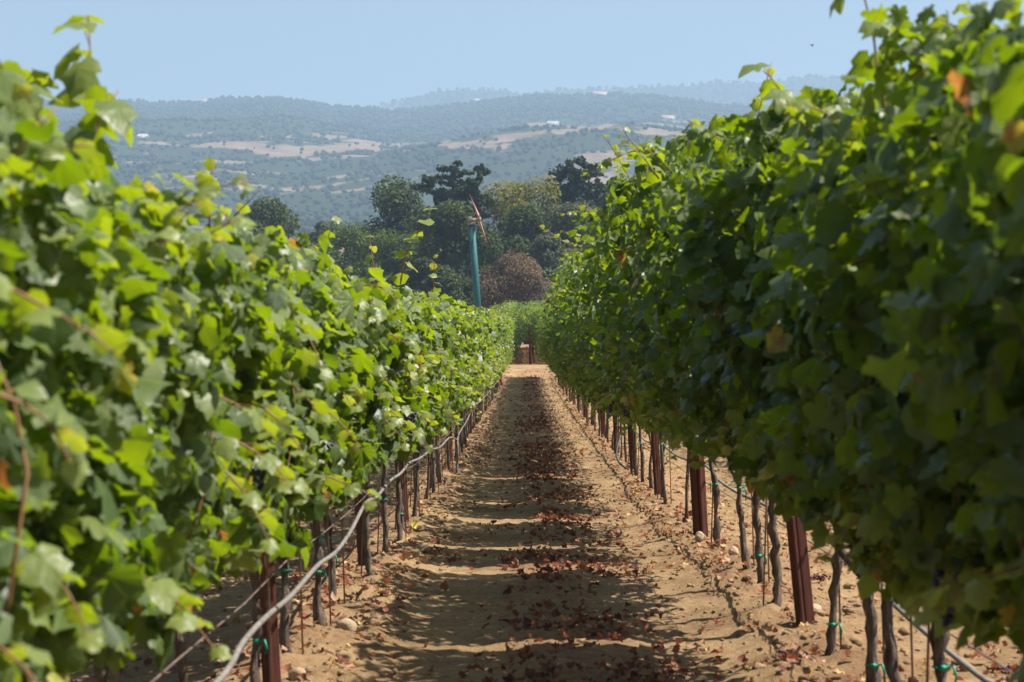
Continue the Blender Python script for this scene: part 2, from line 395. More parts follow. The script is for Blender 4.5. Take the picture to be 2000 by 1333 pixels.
# ------------------------------------------------------------------ grape leaves
HALF = [(.13, -.22), (.42, -.20), (.57, .10), (.46, .25), (.64, .50), (.42, .66), (.25, .82)]
def leaf_template(seed, dense=False, low=False):
    g = np.random.default_rng(seed)
    if low: half = [(.38, -.18), (.60, .28), (.34, .62)]
    else: half = HALF
    out = [(0.0, 0.0)] + half + [(0, 1.0)] + [(-x, y) for x, y in half[::-1]]
    out = np.array(out)
    out[1:] *= 1 + .06 * g.standard_normal((len(out) - 1, 1))
    if dense:                     # teeth along the edge
        mid = (out + np.roll(out, -1, 0)) / 2; c = np.array([0, .3])
        mid = c + (mid - c) * (1 + .10 * g.choice([-1, 1], (len(mid), 1)) + .04); o2 = np.empty((len(out) * 2, 2)); o2[0::2] = out; o2[1::2] = mid
        out = o2
    pts = np.concatenate([[(0, .27)], out])
    fold = g.uniform(.05, .75); droop = g.uniform(-.1, .8); tw = g.uniform(-.5, .5)
    x, y = pts[:, 0], pts[:, 1]
    z = -fold * np.abs(x) ** 1.2 - droop * np.maximum(y - .2, 0) ** 1.6 + tw * x * y + .075 * g.standard_normal(len(x)) * (np.hypot(x, y - .27) > .2)
    n = len(out)
    f = np.array([(0, i + 1, (i + 1) % n + 1) for i in range(n)])
    return np.c_[pts, z], f
T_MID = [leaf_template(i) for i in range(12)]
T_LOW = [leaf_template(i, low=True) for i in range(8)]
T_MIN = [(lambda tv: (tv[0][[0, 1, 2, 3, 4, 5, 6, 7, 8]][[1, 3, 5, 7, 0]] * (1, 1, .8), np.array([(4, 0, 1), (4, 1, 2), (4, 2, 3), (4, 3, 0)])))(leaf_template(60 + i, low=True)) for i in range(6)]
T_HI = [leaf_template(i, dense=True) for i in range(8)]

def frames(nrm, tip):
    nrm = nrm / (np.linalg.norm(nrm, axis=1)[:, None] + 1e-9)
    tip = tip - (tip * nrm).sum(1)[:, None] * nrm; tip /= np.linalg.norm(tip, axis=1)[:, None] + 1e-9
    return np.cross(tip, nrm), tip, nrm
def build_leaves(P, nrm, tip, size, tint, templates, g):
    sx, ty, nz = frames(nrm, tip)
    which = g.integers(0, len(templates), len(P)); vs, fs, ts, lc = [], [], [], []; off = 0
    for k, (tv, tf) in enumerate(templates):
        i = np.where(which == k)[0]
        if not len(i): continue
        s = size[i][:, None, None]
        v = P[i][:, None] + s * (tv[None, :, 0:1] * sx[i][:, None] + tv[None, :, 1:2] * ty[i][:, None] + tv[None, :, 2:3] * nz[i][:, None])
        f = (tf[None] + (np.arange(len(i)) * len(tv))[:, None, None]).reshape(-1, 3) + off
        vs.append(v.reshape(-1, 3)); fs.append(f); ts.append(np.repeat(tint[i], len(tv))); lc.append(np.tile(tv[:, :2], (len(i), 1))); off += len(i) * len(tv)
    global LOCAL; LOCAL = np.concatenate(lc)
    return np.concatenate(vs), np.concatenate(fs), np.concatenate(ts)

LEAF_OBJ = []      # (mesh, tint) shared by all the separately built leaves
for k in range(40):
    tv, tf = T_HI[k % 8]
    tn = [.10, .25, .4, .55, .7][k // 8]
    # a stalk behind the blade
    st = np.array([(-.014, 0, 0), (.014, 0, 0), (.0, -.45, -.32)]) 
    v = np.concatenate([tv, st]); f = np.concatenate([tf, [(len(tv), len(tv) + 1, len(tv) + 2)]])
    LEAF_OBJ.append(mesh_np('leaf', v, f, M_LEAF, np.full(len(v), tn), attrs={'lx': v[:, 0], 'ly': v[:, 1] + 5}))
LEAF_ODD = []
for k, tn in enumerate([.86, .9, .93, .97]):
    tv, tf = T_HI[k]; LEAF_ODD.append(mesh_np('leaf', tv, tf, M_LEAF, np.full(len(tv), tn)))

# canopy outline: top height over the camera, edge towards the path
topL = lambda Y: CAMZ + np.interp(Y, [2, 3.2, 4.4, 6, 8, 14, 24, 40, 60, 80], [.28, .31, .29, .25, .23, .24, .32, .50, .76, .90])
topR = lambda Y: CAMZ + np.interp(Y, [2, 3.4, 4.0, 4.5, 4.8, 5.2, 5.8, 6.5, 7.5, 9, 10.5, 12, 13.8, 14.9, 20, 30, 44, 80], [.46, .55, .62, .72, .64, .55, .60, .70, .79, .93, 1.03, 1.14, 1.22, .98, .98, 1.06, 1.10, 1.20])
edgeL = lambda Y: np.interp(Y, [2, 4, 6, 12, 25, 80], [.16, .20, .26, .34, .40, .44])
edgeR = lambda Y: np.interp(Y, [2, 6, 10, 20, 80], [.44, .50, .62, .68, .58])
def canopy(g, n, X0, y0, y1, top, bottom, edge, side, bulge=0.0, density_edge=1.25, azs=1.05):
    """side=+1: the path lies towards +X. Returns leaf arrays in world place."""
    y = g.uniform(y0 - .12, y1 + .12, n)
    v = g.beta(1.15, 1.05, n)
    tp = top(y) + .22 * fbm(y, y * 0 + X0, 2.1, 70, 2) + .34 * fbm(y, y * 0 + X0, 6, 75, 2)
    bt = bottom(y) + .26 * fbm(y, y * 0 + X0, 2.6, 80, 2)
    z = bt + v * (tp - bt)
    prof = np.interp(v, [0, .12, .45, .8, .93, 1], [.5, .80, 1.0, .92, .66, .30])
    profp = np.interp(v, [0, .12, .5, .8, .93, 1], [.45, .70, .85 + .15 * bulge, .95 + .1 * bulge, .92, .72])
    ps = g.random(n) < .62
    sgn = np.where(ps, side, -side)
    wv = np.where(ps, edge(y) * profp, .33 * prof * (1 if side > 0 else np.interp(v, [0, .4, .7, 1], [.05, .45, .8, .9])))
    lump = 1 + .95 * fbm(y * 1.0 + sgn * 9, z, 3.6, 90, 3)
    d = g.beta(2.0, density_edge, n) * 1.12
    x = X0 + sgn * wv * lump * d + .02 * g.standard_normal(n)
    el = R(26) + R(32) * g.standard_normal(n)
    az = azs * g.standard_normal(n)
    upb = np.clip((v - .8) * 3, 0, .6)
    nrm = np.c_[sgn * np.cos(el) * np.cos(az), np.cos(el) * np.sin(az), np.sin(el) + upb]
    flip = g.random(n) < .10; nrm[flip] *= -1
    tip = np.c_[.45 * g.standard_normal(n) + sgn * .15, .45 * g.standard_normal(n), -1 + .3 * g.standard_normal(n)]
    size = np.clip(.050 * np.exp(.30 * g.standard_normal(n)), .02, .095)
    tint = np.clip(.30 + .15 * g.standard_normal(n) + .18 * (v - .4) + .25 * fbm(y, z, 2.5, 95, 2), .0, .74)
    odd = g.random(n); tint = np.where(odd < .007, g.uniform(.84, .96, n), tint)
    tint = np.where((odd < .03) & (v < .2), g.uniform(.80, 1.0, n), tint)
    return dict(P=np.c_[x, y, z], n=nrm, t=tip, s=size, c=tint, d=d * ps, v=v)

PET = []      # leaf stalks of the shoot just made
def make_shoot(g, start, direc, length, nleaf=7, droop=.3, lsize=.065, tbase=.55):
    """a cane with leaves: returns path points and leaf arrays"""
    d = np.array(direc, float); d /= np.linalg.norm(d); n = 9
    pts = [np.array(start, float)]
    for i in range(n - 1):
        d = d + np.array([0, 0, -droop * .16]) + .10 * g.standard_normal(3); d /= np.linalg.norm(d)
        pts.append(pts[-1] + d * length / (n - 1))
    pts = np.array(pts); P, Nn, Tt, Sz, C = [], [], [], [], []
    for k in range(nleaf):
        u = (k + .6) / nleaf; i = u * (n - 1); a = int(i); p = pts[a] + (pts[min(a + 1, n - 1)] - pts[a]) * (i - a)
        sd_ = (-1) ** k; out = np.array([g.standard_normal() * .5, sd_ * .8 + g.standard_normal() * .4, .25])
        out /= np.linalg.norm(out)
        P.append(p + out * .035); Nn.append(out * .5 + np.array([.2 * g.standard_normal(), .3 * g.standard_normal(), .8]))
        Tt.append(out + np.array([0, 0, -.8])); Sz.append(lsize * (1.15 - (.65 if lsize < .08 else .30) * u)); C.append(tbase + .18 * u + .06 * g.standard_normal())
    PET.append([(pts[min(int((k + .6) / nleaf * (n - 1)), n - 1)], P[k]) for k in range(nleaf)])
    return pts, dict(P=np.array(P), n=np.array(Nn), t=np.array(Tt), s=np.array(Sz), c=np.clip(C, 0, .82))
def cat_leaves(a, b):
    return {k: np.concatenate([a[k], b[k]]) for k in ('P', 'n', 't', 's', 'c')}

def trunk_path(g, x, y, z, h, lean=(0, 0), wob=.02, n=9):
    zz = np.linspace(-.05, h, n); u = np.clip(zz / h, 0, 1)
    wob = wob * (9 / n) ** .5; wx = np.cumsum(g.standard_normal(n)) * wob * .6; wy = np.cumsum(g.standard_normal(n)) * wob * .6
    return np.c_[x + lean[0] * u * h + wx - wx[0], y + lean[1] * u * h + wy - wy[0], z + zz]
def add_trunk(mb, g, x, y, z, h=.86, r=.02, lean=(0, 0), wob=.02, seg=8, n=11, arms=True):
    p = trunk_path(g, x, y, z, h, lean, wob, n)
    rad = r * (1.0 + .4 * np.exp(-np.linspace(0, 7, n)) + .15 * g.standard_normal(n) + .3 * (g.random(n) < .12)); rad[-2:] *= 1.2
    mb.tube(p, rad, seg, jit=.17, r=g)
    if arms:
        for s_ in (-1, 1):
            e = p[-1]; q_ = [e + np.array([.015 * g.standard_normal(), s_ * u * .52, .05 * u ** .5 + .01 * g.standard_normal()]) for u in np.linspace(0, 1, 6)]
            mb.tube(q_, np.linspace(r * .85, r * .45, 6), 6, jit=.1, r=g)
    return p

def add_tie(parent, g, p, r):
    """a knot of green tape round the trunk, with a loose end"""
    mb = MB(); c = np.array(p)
    a = np.linspace(0, 2 * pi, 9); tilt = g.uniform(-.3, .3)
    ring = np.c_[c[0] + (r + .006) * np.cos(a), c[1] + (r + .006) * np.sin(a), c[2] + .5 * tilt * (r) * np.cos(a)]
    mb.tube(ring, .0034, 5, cap=False); mb.box(c + (0, -r - .007, 0), (.017, .012, .014))
    sx = g.choice([-1, 1]); e = c + np.array([sx * r, -r, 0])
    mb.tube([e, e + (sx * .012, -.012, .006), e + (sx * .02, -.016, -.022), e + (sx * .017, -.014, -.022 - g.uniform(.01, .05))], .0045, 5)
    o = mb.mesh('tie', M_TAPE); return link('tie', o, parent)

ORD = ['first', 'second', 'third', 'fourth', 'fifth', 'sixth', 'seventh', 'eighth', 'ninth', 'tenth', 'eleventh', 'twelfth', 'thirteenth', 'fourteenth', 'fifteenth', 'sixteenth', 'seventeenth', 'eighteenth', 'nineteenth', 'twentieth']
LEFT_POSTS = [2.9, 7.25, 11.8, 15.7, 20.4] + list(np.arange(25, 80, 4.7))
RIGHT_POSTS = [4.4, 9.05, 14.3, 19.0, 23.1, 27.5] + list(np.arange(32.3, 80, 4.7))

def in_view(P):
    x = np.abs((P[:, 0]) / np.maximum(P[:, 1], .1) + 25 / F); z = np.abs((P[:, 2] - CAMZ) / np.maximum(P[:, 1], .1))
    return (x < 1010 / F) & (z < 680 / F)

def vine(side, X0, Y, root_label, group, near, lean=(0, 0), rtr=.02, trunk_h=.86, shoots=(), seedk=0, base=None, fork=None):
    g = np.random.default_rng(int(Y * 1000) + seedk)
    left = side > 0
    top, edge = (topL, edgeL) if left else (topR, edgeR)
    bx = X0 + .03 * g.standard_normal(); z0 = float(gz(bx, Y))
    root = empty('grapevine', (bx, Y, z0)); tag(root, root_label, 'grapevine', group)
    org = np.array([bx, Y, z0])
    half = .56
    bot = (lambda y: gz0(y) + np.interp(y, [2, 10, 30, 80], [.74, .78, .84, .80])) if left else (lambda y: gz0(y) + np.interp(y, [2, 5, 10, 20, 80], [.66, .74, .84, .84, .78]))
    n = 2150 if Y < 9 else 2000 if Y < 16 else 1650 if Y < 40 else 1150
    if left: n = int(n * .95)
    if not left: n = int(n * 1.35)
    A = canopy(g, n, X0, Y - half, Y + half, top, bot, edge, side, bulge=0 if left else 1)
    if not left:       # thick middle of the shaded row: big inner leaves added to deepen its shadow
        nB = 800
        B = canopy(g, nB, X0 - .08, Y - half, Y + half, lambda y: top(y) - .12, lambda y: bot(y) + .16, edge, side, bulge=1)
        B['P'][:, 0] = X0 - .10 + (B['P'][:, 0] - X0) * .4; B['s'] = g.uniform(.085, .115, nB); B['d'] = np.zeros(nB)
        A = {k: np.concatenate([A[k], B[k]]) for k in A}
    if Y > 40: A['s'] *= 1.12
    # shoots that stand out of the canopy
    canes = MB(); ncane = 0; sl = []
    ns = 7 if Y < 40 else 4
    for k in range(ns):
        y = Y + g.uniform(-.5, .5); x = X0 + side * float(edge(Y)) * g.uniform(-.3, .95)
        ln = g.uniform(.14, .27) if g.random() < .8 else g.uniform(.27, .42)
        st = (x, y, float(top(y)) - .16)
        pts, sh = make_shoot(g, st, (side * g.uniform(-.3, .8), g.uniform(-.4, .4), 1), ln, g.integers(6, 10), .8, .06)
        sl.append(sh); canes.tube(pts, np.linspace(.0036, .0013, len(pts)), 4)
        for a_, b_ in PET[-1]: canes.tube([a_, b_], .0011, 3, cap=False)
    for k in range(4 if Y < 40 else 1):           # and some that hang or reach sideways over the path
        y = Y + g.uniform(-.5, .5); zz = float(bot(y)) + g.uniform(.1, .9)
        st = (X0 + side * float(edge(y)) * .7, y, zz)
        pts, sh = make_shoot(g, st, (side, g.uniform(-.6, .6), .2), g.uniform(.2, .36), 6, 1.1, .066)
        sl.append(sh); canes.tube(pts, np.linspace(.0036, .0013, len(pts)), 4)
        for a_, b_ in PET[-1]: canes.tube([a_, b_], .0011, 3, cap=False)
    for k in range((1 if left else 2) if near else 1):   # canes glimpsed between the leaves
        y = Y + g.uniform(-.5, .5); st = np.array((X0 + side * float(edge(y)) * g.uniform(.5, .85), y, float(bot(y)) + .1))
        q_ = [st + np.array((side * .06 * sin(u * 3), .12 * u + .03 * g.standard_normal(), u * .5)) for u in np.linspace(0, 1, 6)]
        canes.tube(q_, .0035, 4)
    for (st, dr, ln, nl, dp, ls, tb) in shoots:
        pts, sh = make_shoot(g, st, dr, ln, nl, dp, ls, tb); sl.append(sh)
        c = MB(); c.tube(pts - org, np.linspace(.0045, .0015, len(pts)), 6)
        for a_, b_ in PET[-1]: c.tube([a_ - org, b_ - org], .0013, 3, cap=False)
        c.build('shoot', M_CANE, root)
    extra = sl[0]
    for s_ in sl[1:]: extra = cat_leaves(extra, s_)
    leaf_i = np.zeros(len(A['P']), bool); eye = np.array([])
    if near:
        vis = in_view(A['P']); score = np.where(vis, A['d'], -1)
        cnt = 145
        pick = np.argsort(-score)[:cnt * 2]; pick = pick[score[pick] > .3]
        pick = g.permutation(pick)[:cnt]; leaf_i[pick] = True
        sx, ty, nz = frames(A['n'][leaf_i], A['t'][leaf_i])
        for k, (P, a, b_, c_, s_, tn) in enumerate(zip(A['P'][leaf_i], sx, ty, nz, A['s'][leaf_i], A['c'][leaf_i])):
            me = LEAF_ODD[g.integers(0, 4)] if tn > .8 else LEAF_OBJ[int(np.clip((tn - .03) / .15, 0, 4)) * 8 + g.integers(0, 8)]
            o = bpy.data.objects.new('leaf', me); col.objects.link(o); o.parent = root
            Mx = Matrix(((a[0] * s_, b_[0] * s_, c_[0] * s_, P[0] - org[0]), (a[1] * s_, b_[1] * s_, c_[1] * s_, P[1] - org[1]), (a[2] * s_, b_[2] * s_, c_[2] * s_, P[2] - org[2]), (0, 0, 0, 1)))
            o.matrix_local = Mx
    rest = {k: A[k][~leaf_i] for k in ('P', 'n', 't', 's', 'c')}
    wgt = np.concatenate([A['d'][~leaf_i], np.ones(len(extra['P']))]); rest = cat_leaves(rest, extra); rest['w'] = wgt
    inner = rest['w'] < .55
    parts_ = []; locs = []
    for sel, tpl in ((~inner, T_MID if Y < 10.5 else T_LOW if Y < 32 else T_MIN), (inner, T_MIN)):
        if sel.any(): parts_.append(build_leaves(rest['P'][sel] - org, rest['n'][sel], rest['t'][sel], rest['s'][sel], rest['c'][sel], tpl, g)); locs.append(LOCAL)
    v = np.concatenate([q_[0] for q_ in parts_]); t = np.concatenate([q_[2] for q_ in parts_])
    f = np.concatenate([parts_[0][1]] + ([parts_[1][1] + len(parts_[0][0])] if len(parts_) > 1 else []))
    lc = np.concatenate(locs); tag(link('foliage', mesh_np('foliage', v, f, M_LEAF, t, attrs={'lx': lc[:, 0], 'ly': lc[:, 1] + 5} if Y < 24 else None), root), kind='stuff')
    tag(canes_build(canes, root, org), kind='stuff')
    mb = MB(); seg = 8 if near else 6
    p = add_trunk(mb, g, 0, 0, 0, trunk_h, rtr, lean, .015, seg, 22 if near else 7)
    if fork: 
        fp = p[len(p) // 2 - 1]; mb.tube([fp, fp + (fork * .08, -.03, .12), fp + (fork * .10, -.05, .26), fp + (fork * .06, -.06, .42)], [rtr * .9, rtr * .8, rtr * .7, rtr * .6], 7, jit=.12, r=g)
    mb.build('trunk', M_BARK, root, True)
    if Y < 32:
        for k in range(1 if Y > 14 else g.integers(1, 3)):
            i = g.integers(3, len(p) - 1); add_tie(root, g, p[i], rtr)
    # thin training rod standing beside the trunk
    if Y < 26:
        rb = MB(); dx = .05 * g.choice([-1, 1]); rb.tube([(dx, .02, -.02), (dx * .7, .02, .5), (dx * .5, .02, 1.0)], .0045, 5); rb.build('training_rod', M_WIRE, root)
    # bunches of grapes near the bottom of the canopy
    for k in range(1 if Y < 30 and g.random() < .6 else 0):
        gm = MB(); c = np.array([side * (float(edge(Y)) * .75), g.uniform(-.4, .4), float(bot(Y)) - z0 + g.uniform(.12, .3)])
        nb = 46; uu = np.linspace(0, 1, nb); ww = (.024 * (1 - uu) + .006); th = g.uniform(0, 2 * pi, nb); pos = c + np.c_[ww * np.cos(th), ww * np.sin(th), -.11 * uu]
        vv, ff, tt = blobs(pos, np.full((nb, 3), .0088), jit=0, g=g); gm.add(vv, ff); gm.build('grape_bunch', M_GRAPE, root, True)
    return root
def canes_build(mb, root, org):
    me = mb.mesh('canes', M_CANE); vv = np.empty(len(me.vertices) * 3, np.float32); me.vertices.foreach_get('co', vv)
    vv = vv.reshape(-1, 3) - org.astype(np.float32); me.vertices.foreach_set('co', vv.ravel()); me.update()
    return link('canes', me, root)

def row_label(rowname, posts, Y):
    below = [i for i, p_ in enumerate(posts) if p_ <= Y]
    if not below: return 'large leafed blurred grapevine of the %s, %s before its first brown post' % (rowname, ORD[sum(1 for yy in YV[rowname] if Y < yy < posts[0])])
    i = below[-1]; k = sum(1 for yy in YV[rowname] if posts[i] < yy < Y)
    return 'grapevine in the %s, %s trunk beyond its %s brown post' % (rowname, ORD[min(k, 9)], ORD[min(i, 19)])
# trunk places read from the photograph
YL = [2.0, 3.1, 4.3, 5.5, 6.7, 8.1, 9.0, 10.0, 11.2, 12.7, 14.1, 15.2, 16.7, 17.7, 18.8, 19.8, 21.2, 22.3, 23.4] + list(np.arange(24.5, ROW_END, 1.12))
YR = [2.6, 3.8, 4.9, 6.0, 6.75, 7.25, 8.2, 9.75, 10.8, 11.6, 13.4, 15.0, 16.0, 17.9, 18.6, 20.1, 21.3, 22.4, 24.0] + list(np.arange(25.1, ROW_END, 1.12))
YV = {'sunlit row': YL, 'shaded row': YR}
SHL = {4.3: [((-0.93, 4.1, 1.55), (.10, .02, 1), .58, 17, .5, .085, .42), ((-0.97, 3.95, 1.56), (.04, -.1, 1), .45, 15, .3, .09, .25), ((-0.98, 4.15, 1.60), (-.1, .1, 1), .40, 13, .9, .085, .4), ((-0.90, 4.0, 1.50), (.02, .0, 1), .42, 13, .5, .085, .3)],
       3.1: [((-.95, 3.6, 1.45), (-.1, .1, 1), .42, 14, .3, .09, .3)],
       5.5: [((-.93, 5.8, 1.58), (.05, 0, 1), .36, 11, .3, .062, .45)],
       8.1: [((-.86, 8.3, 1.60), (.1, 0, 1), .34, 6, .3, .07, .5)],
       11.2: [((-.70, 11.2, 1.72), (.25, 0, 1), .48, 7, .9, .085, .60), ((-.82, 10.8, 1.64), (.1, 0, 1), .36, 6, .5, .07, .6)],
       14.1: [((-.66, 13.6, 1.62), (.4, 0, 1), .4, 6, .6, .075, .62)]}
SHR = {12.0: [], 10.8: [((.72, 11.0, 2.08), (-.75, .1, 1), .55, 10, .5, .07, .5), ((.66, 12.0, 1.98), (-.55, 0, 1), .42, 9, .4, .062, .5)],
       9.75: [((.64, 10.2, 2.36), (-1, 0, .25), .36, 9, .5, .062, .45), ((.62, 9.2, 2.15), (-.8, 0, .8), .3, 8, .5, .06, .5)],
       15.0: [((.62, 15.4, 2.3), (-.8, 0, .9), .36, 9, .5, .06, .45), ((.6, 14.8, 2.0), (-1, 0, .4), .34, 9, .9, .06, .5)],
       17.9: [((.62, 17.5, 2.2), (-.9, 0, .8), .38, 9, .6, .06, .55), ((.6, 18.2, 1.9), (-1, 0, .3), .36, 9, .9, .06, .6)],
       13.4: [((.66, 13.2, 1.82), (-1, 0, .62), .70, 11, .35, .062, .56), ((.62, 13.2, 1.64), (-1, 0, .5), .55, 10, .6, .062, .68)],
       3.8: [((.86, 4.7, 1.86), (-.25, 0, 1), .50, 6, .1, .085, .40)],
       6.0: [((.9, 6.2, 1.96), (-.3, 0, 1), .34, 8, .4, .09, .4)]}
LEAN_R = {10.8: (-.05, 0), 11.6: (-.14, .02), 13.4: (-.10, 0), 7.25: (-.12, .03), 8.2: (.02, 0), 9.75: (-.02, 0)}
RAD_R = {9.75: .023, 10.8: .020, 11.6: .020, 7.25: .022, 6.0: .022, 6.75: .020, 8.2: .018, 13.4: .020}
NEARL, NEARR = 15.5, 14.0
for Y in YL:
    far = Y > 30
    lab = row_label('sunlit row', LEFT_POSTS, Y) if not far else 'distant grapevine among close set trunks of the sunlit row'
    vine(1, XL, Y, lab, 'grapevines of the sunlit row', 2.5 < Y < NEARL, lean=(random.uniform(-.05, .03), random.uniform(-.04, .04)), rtr=random.uniform(.013, .018), shoots=SHL.get(Y, ()), seedk=1)
for Y in YR:
    far = Y > 30
    lab = row_label('shaded row', RIGHT_POSTS, Y) if not far else 'distant grapevine among close set trunks of the shaded row'
    vine(-1, XR, Y, lab, 'grapevines of the shaded row', 3.5 < Y < NEARR, lean=LEAN_R.get(Y, (random.uniform(-.06, .02), random.uniform(-.04, .04))),
         rtr=0.86 * RAD_R.get(Y, random.uniform(.015, .021)), shoots=SHR.get(Y, ()), seedk=2, fork=-1.3 if Y == 7.25 else None)

# neighbouring rows and the block beyond the headland: a few vine shapes, copied
def proto_vine(seed, length=1.25, nleaf=900, low=False, bottom=.85, top=1.9, wide=.42):
    g = np.random.default_rng(seed)
    A = canopy(g, nleaf, 0, -length / 2, length / 2, lambda y: top + 0 * y, lambda y: bottom + 0 * y, lambda y: wide + 0 * y, 1, azs=1.6 if low else .95)
    sl = A
    canes = MB()
    for k in range(3):
        y = g.uniform(-.5, .5); pts, sh = make_shoot(g, (g.uniform(-.2, .2), y, top - .15), (g.uniform(-.5, .5), g.uniform(-.4, .4), 1), g.uniform(.15, .4), 6, .6)
        sl = cat_leaves(sl, sh); canes.tube(pts, .0035, 4)
    A = sl
    v, f, t = build_leaves(A['P'], A['n'], A['t'], A['s'] * (1.15 if low else 1), A['c'], T_LOW, g)
    fm = mesh_np('foliage', v, f, M_LEAF, t); cm = canes.mesh('canes', M_CANE)
    mb = MB(); add_trunk(mb, g, 0, 0, 0, .88, .02, (0, 0), .025, 6, 7); tm = mb.mesh('trunk', M_BARK, True)
    return fm, cm, tm
PROTO = [proto_vine(100 + i) for i in range(6)]
PROTO_G = [proto_vine(260 + i, 1.5, 1900, True, .22, 2.42, .80) for i in range(3)]
PROTO_F = [proto_vine(200 + i, 1.5, 1700, True, 1.12, 2.42, .85) for i in range(5)]
def put_vine(pr, x, y, z, label, group, sc=1.0, rz=0.0):
    root = empty('grapevine', (x, y, z), rz); tag(root, label, 'grapevine', group); root.scale = (1, 1, sc)
    tag(link('foliage', pr[0], root), kind='stuff'); tag(link('canes', pr[1], root), kind='stuff'); link('trunk', pr[2], root)
    return root
for y in np.arange(5.5, 50, 1.25):
    put_vine(PROTO[rng.integers(0, 6)], XL - 2.2, y, float(gz(XL - 2.2, y)), 'grapevine of the next row, seen under the sunlit row', 'grapevines of the row behind the sunlit row', rng.uniform(.88, .95), pi * rng.integers(0, 2))
XR2 = 3.75
for y in np.arange(7.5, 48, 1.25):
    put_vine(PROTO[rng.integers(0, 6)], XR2, y, float(gz(XR2, y)), 'grapevine of the next row, seen beneath the shaded row', 'grapevines of the row behind the shaded row', rng.uniform(.92, 1.0), pi * rng.integers(0, 2))
for X0, n0 in ((-.98, 1), (.42, 0), (1.16, 1), (2.9, 0), (-4.0, 0), (-6.3, 0), (-8.6, 0), (4.9, 0)):
    for k in range(17 if abs(X0) < 3 else 6):
        y = 92.6 + k * 1.5
        put_vine(PROTO_G[rng.integers(0, 3)] if n0 else PROTO_F[rng.integers(0, 5)], X0, y, float(gz(X0, y)), 'bright grapevine of the block past the end of the dirt lane', 'grapevines of the block past the lane end', rng.uniform(1.02, 1.12), pi * rng.integers(0, 2))

# ------------------------------------------------------------------ posts
def post_mesh(wd, h):
    """rolled steel channel: web, two sides, two lips"""
    t = .004; d = wd * .55; a = wd / 2; l = wd * .28
    prof = [(-a + l * .2, 0), (a - l * .2, 0), (a * .80, d), (a + l * .3, d), (a + l * .3, d + t), (a * .80 - t * 1.6, d + t), (a * .74 - t, t), (-a * .74 + t, t), (-a * .80 + t * 1.6, d + t), (-a - l * .3, d + t), (-a - l * .3, d), (-a * .80, d)]
    mb = MB(); mb.prism([(x, y - d / 2) for x, y in prof], -.12, h)
    # rib down the face
    mb.prism([(-wd * .05, -d / 2 - .02), (wd * .05, -d / 2 - .02), (wd * .24, -d / 2 - .0005), (-wd * .20, -d / 2 - .0005)], -.12, h - .004)
    return mb.mesh('trellis_post', M_POST)
POSTS = {}
def put_post(x, y, wd, h, lx, ly, label, group, cap=False, rz=0.0):
    k = (round(wd, 3), round(h, 2))
    if k not in POSTS: POSTS[k] = post_mesh(wd, h)
    r = empty('trellis_post', (x, y, float(gz(x, y)))); r.rotation_euler = (R(ly), R(lx), rz); tag(r, label, 'post', group)
    link('channel', POSTS[k], r)
    if cap:
        mb = MB(); mb.box((0, 0, .80), (wd * 1.25, wd * .8, .07)); mb.build('clamp', simple('black_clamp', (.01, .01, .01), (.02, .02, .02)), r)
    return r
for i, y in enumerate(LEFT_POSTS):
    put_post(XL - .02 + (.0 if i != 1 else .03), y, .058, 1.42 if y < 30 else 1.6, -3.2 if i < 4 else random.uniform(-2, 1), random.uniform(-1, 1),
             'brown steel channel post, %s one along the sunlit row' % ORD[min(i, 19)], 'trellis posts of the sunlit row', rz=R(random.uniform(-25, 25)))
for i, y in enumerate(RIGHT_POSTS):
    wd = {1: .075, 2: .095, 3: .065, 4: .07}.get(i, .066)
    put_post(XR, y, wd, 1.7 if y < 30 else 1.8, {1: -6.0, 2: -3.0, 3: -3.5, 4: -3.5}.get(i, random.uniform(-2, 0)), random.uniform(-1, 1),
             ('broad dark brown post, %s one along the shaded row' if i == 2 else 'brown steel channel post with black clamp, %s one along the shaded row' if i == 4 else 'brown steel channel post, %s one along the shaded row') % ORD[min(i, 19)],
             'trellis posts of the shaded row', cap=(i == 4), rz=R({1: -22, 2: 8, 3: -20, 4: 15}.get(i, random.uniform(-25, 25))))
put_post(.26, 92.0, .10, 1.75, -1, 0, 'end post standing in red litter past the end of the dirt lane', 'end posts of the far block')
put_post(-1.70, 92.0, .10, 1.6, 0, 0, 'end post almost hidden in the leaves of the far block', 'end posts of the far block')

# ------------------------------------------------------------------ hoses and wires
def smooth_pts(kp, n):
    kp = np.array(kp, float); t = np.linspace(0, len(kp) - 1, n); out = []
    for u in t:
        i = min(int(u), len(kp) - 2); f_ = u - i
        p0, p1, p2, p3 = kp[max(i - 1, 0)], kp[i], kp[i + 1], kp[min(i + 2, len(kp) - 1)]
        out.append(.5 * ((2 * p1) + (-p0 + p2) * f_ + (2 * p0 - 5 * p1 + 4 * p2 - p3) * f_ ** 2 + (-p0 + 3 * p1 - 3 * p2 + p3) * f_ ** 3))
    return np.array(out)
def hose_pt(x, y, X): 
    Y = X * F / (x - 1025); return (X, Y, CAMZ + (667 - y) * Y / F)
kp = [(-.80, 2.5, gz0(2.5) + .46), (-.81, 4.2, gz0(4) + .47)] + [hose_pt(*a, X) for a, X in (((432, 1325), -.80), ((475, 1255), -.80), ((520, 1206), -.80), ((570, 1163), -.80), ((620, 1106), -.80), ((655, 1080), -.80), ((684, 1040), -.80), ((714, 984), -.79), ((735, 972), -.80), ((762, 940), -.80), ((782, 926), -.80), ((800, 905), -.80), ((820, 896), -.80), ((842, 880), -.80), ((860, 874), -.79), ((878, 856), -.79), ((893, 860), -.78))]
root = empty('irrigation_hose', (-.8, 5, gz0(5))); tag(root, 'pale grey irrigation hose sagging along the trunks of the sunlit row', 'hose')
org = np.array(root.location)
MB().tube(smooth_pts(kp, 120) - org, .0092, 8).build('hose', M_HOSE, root, True)
e = np.array(kp[-1])
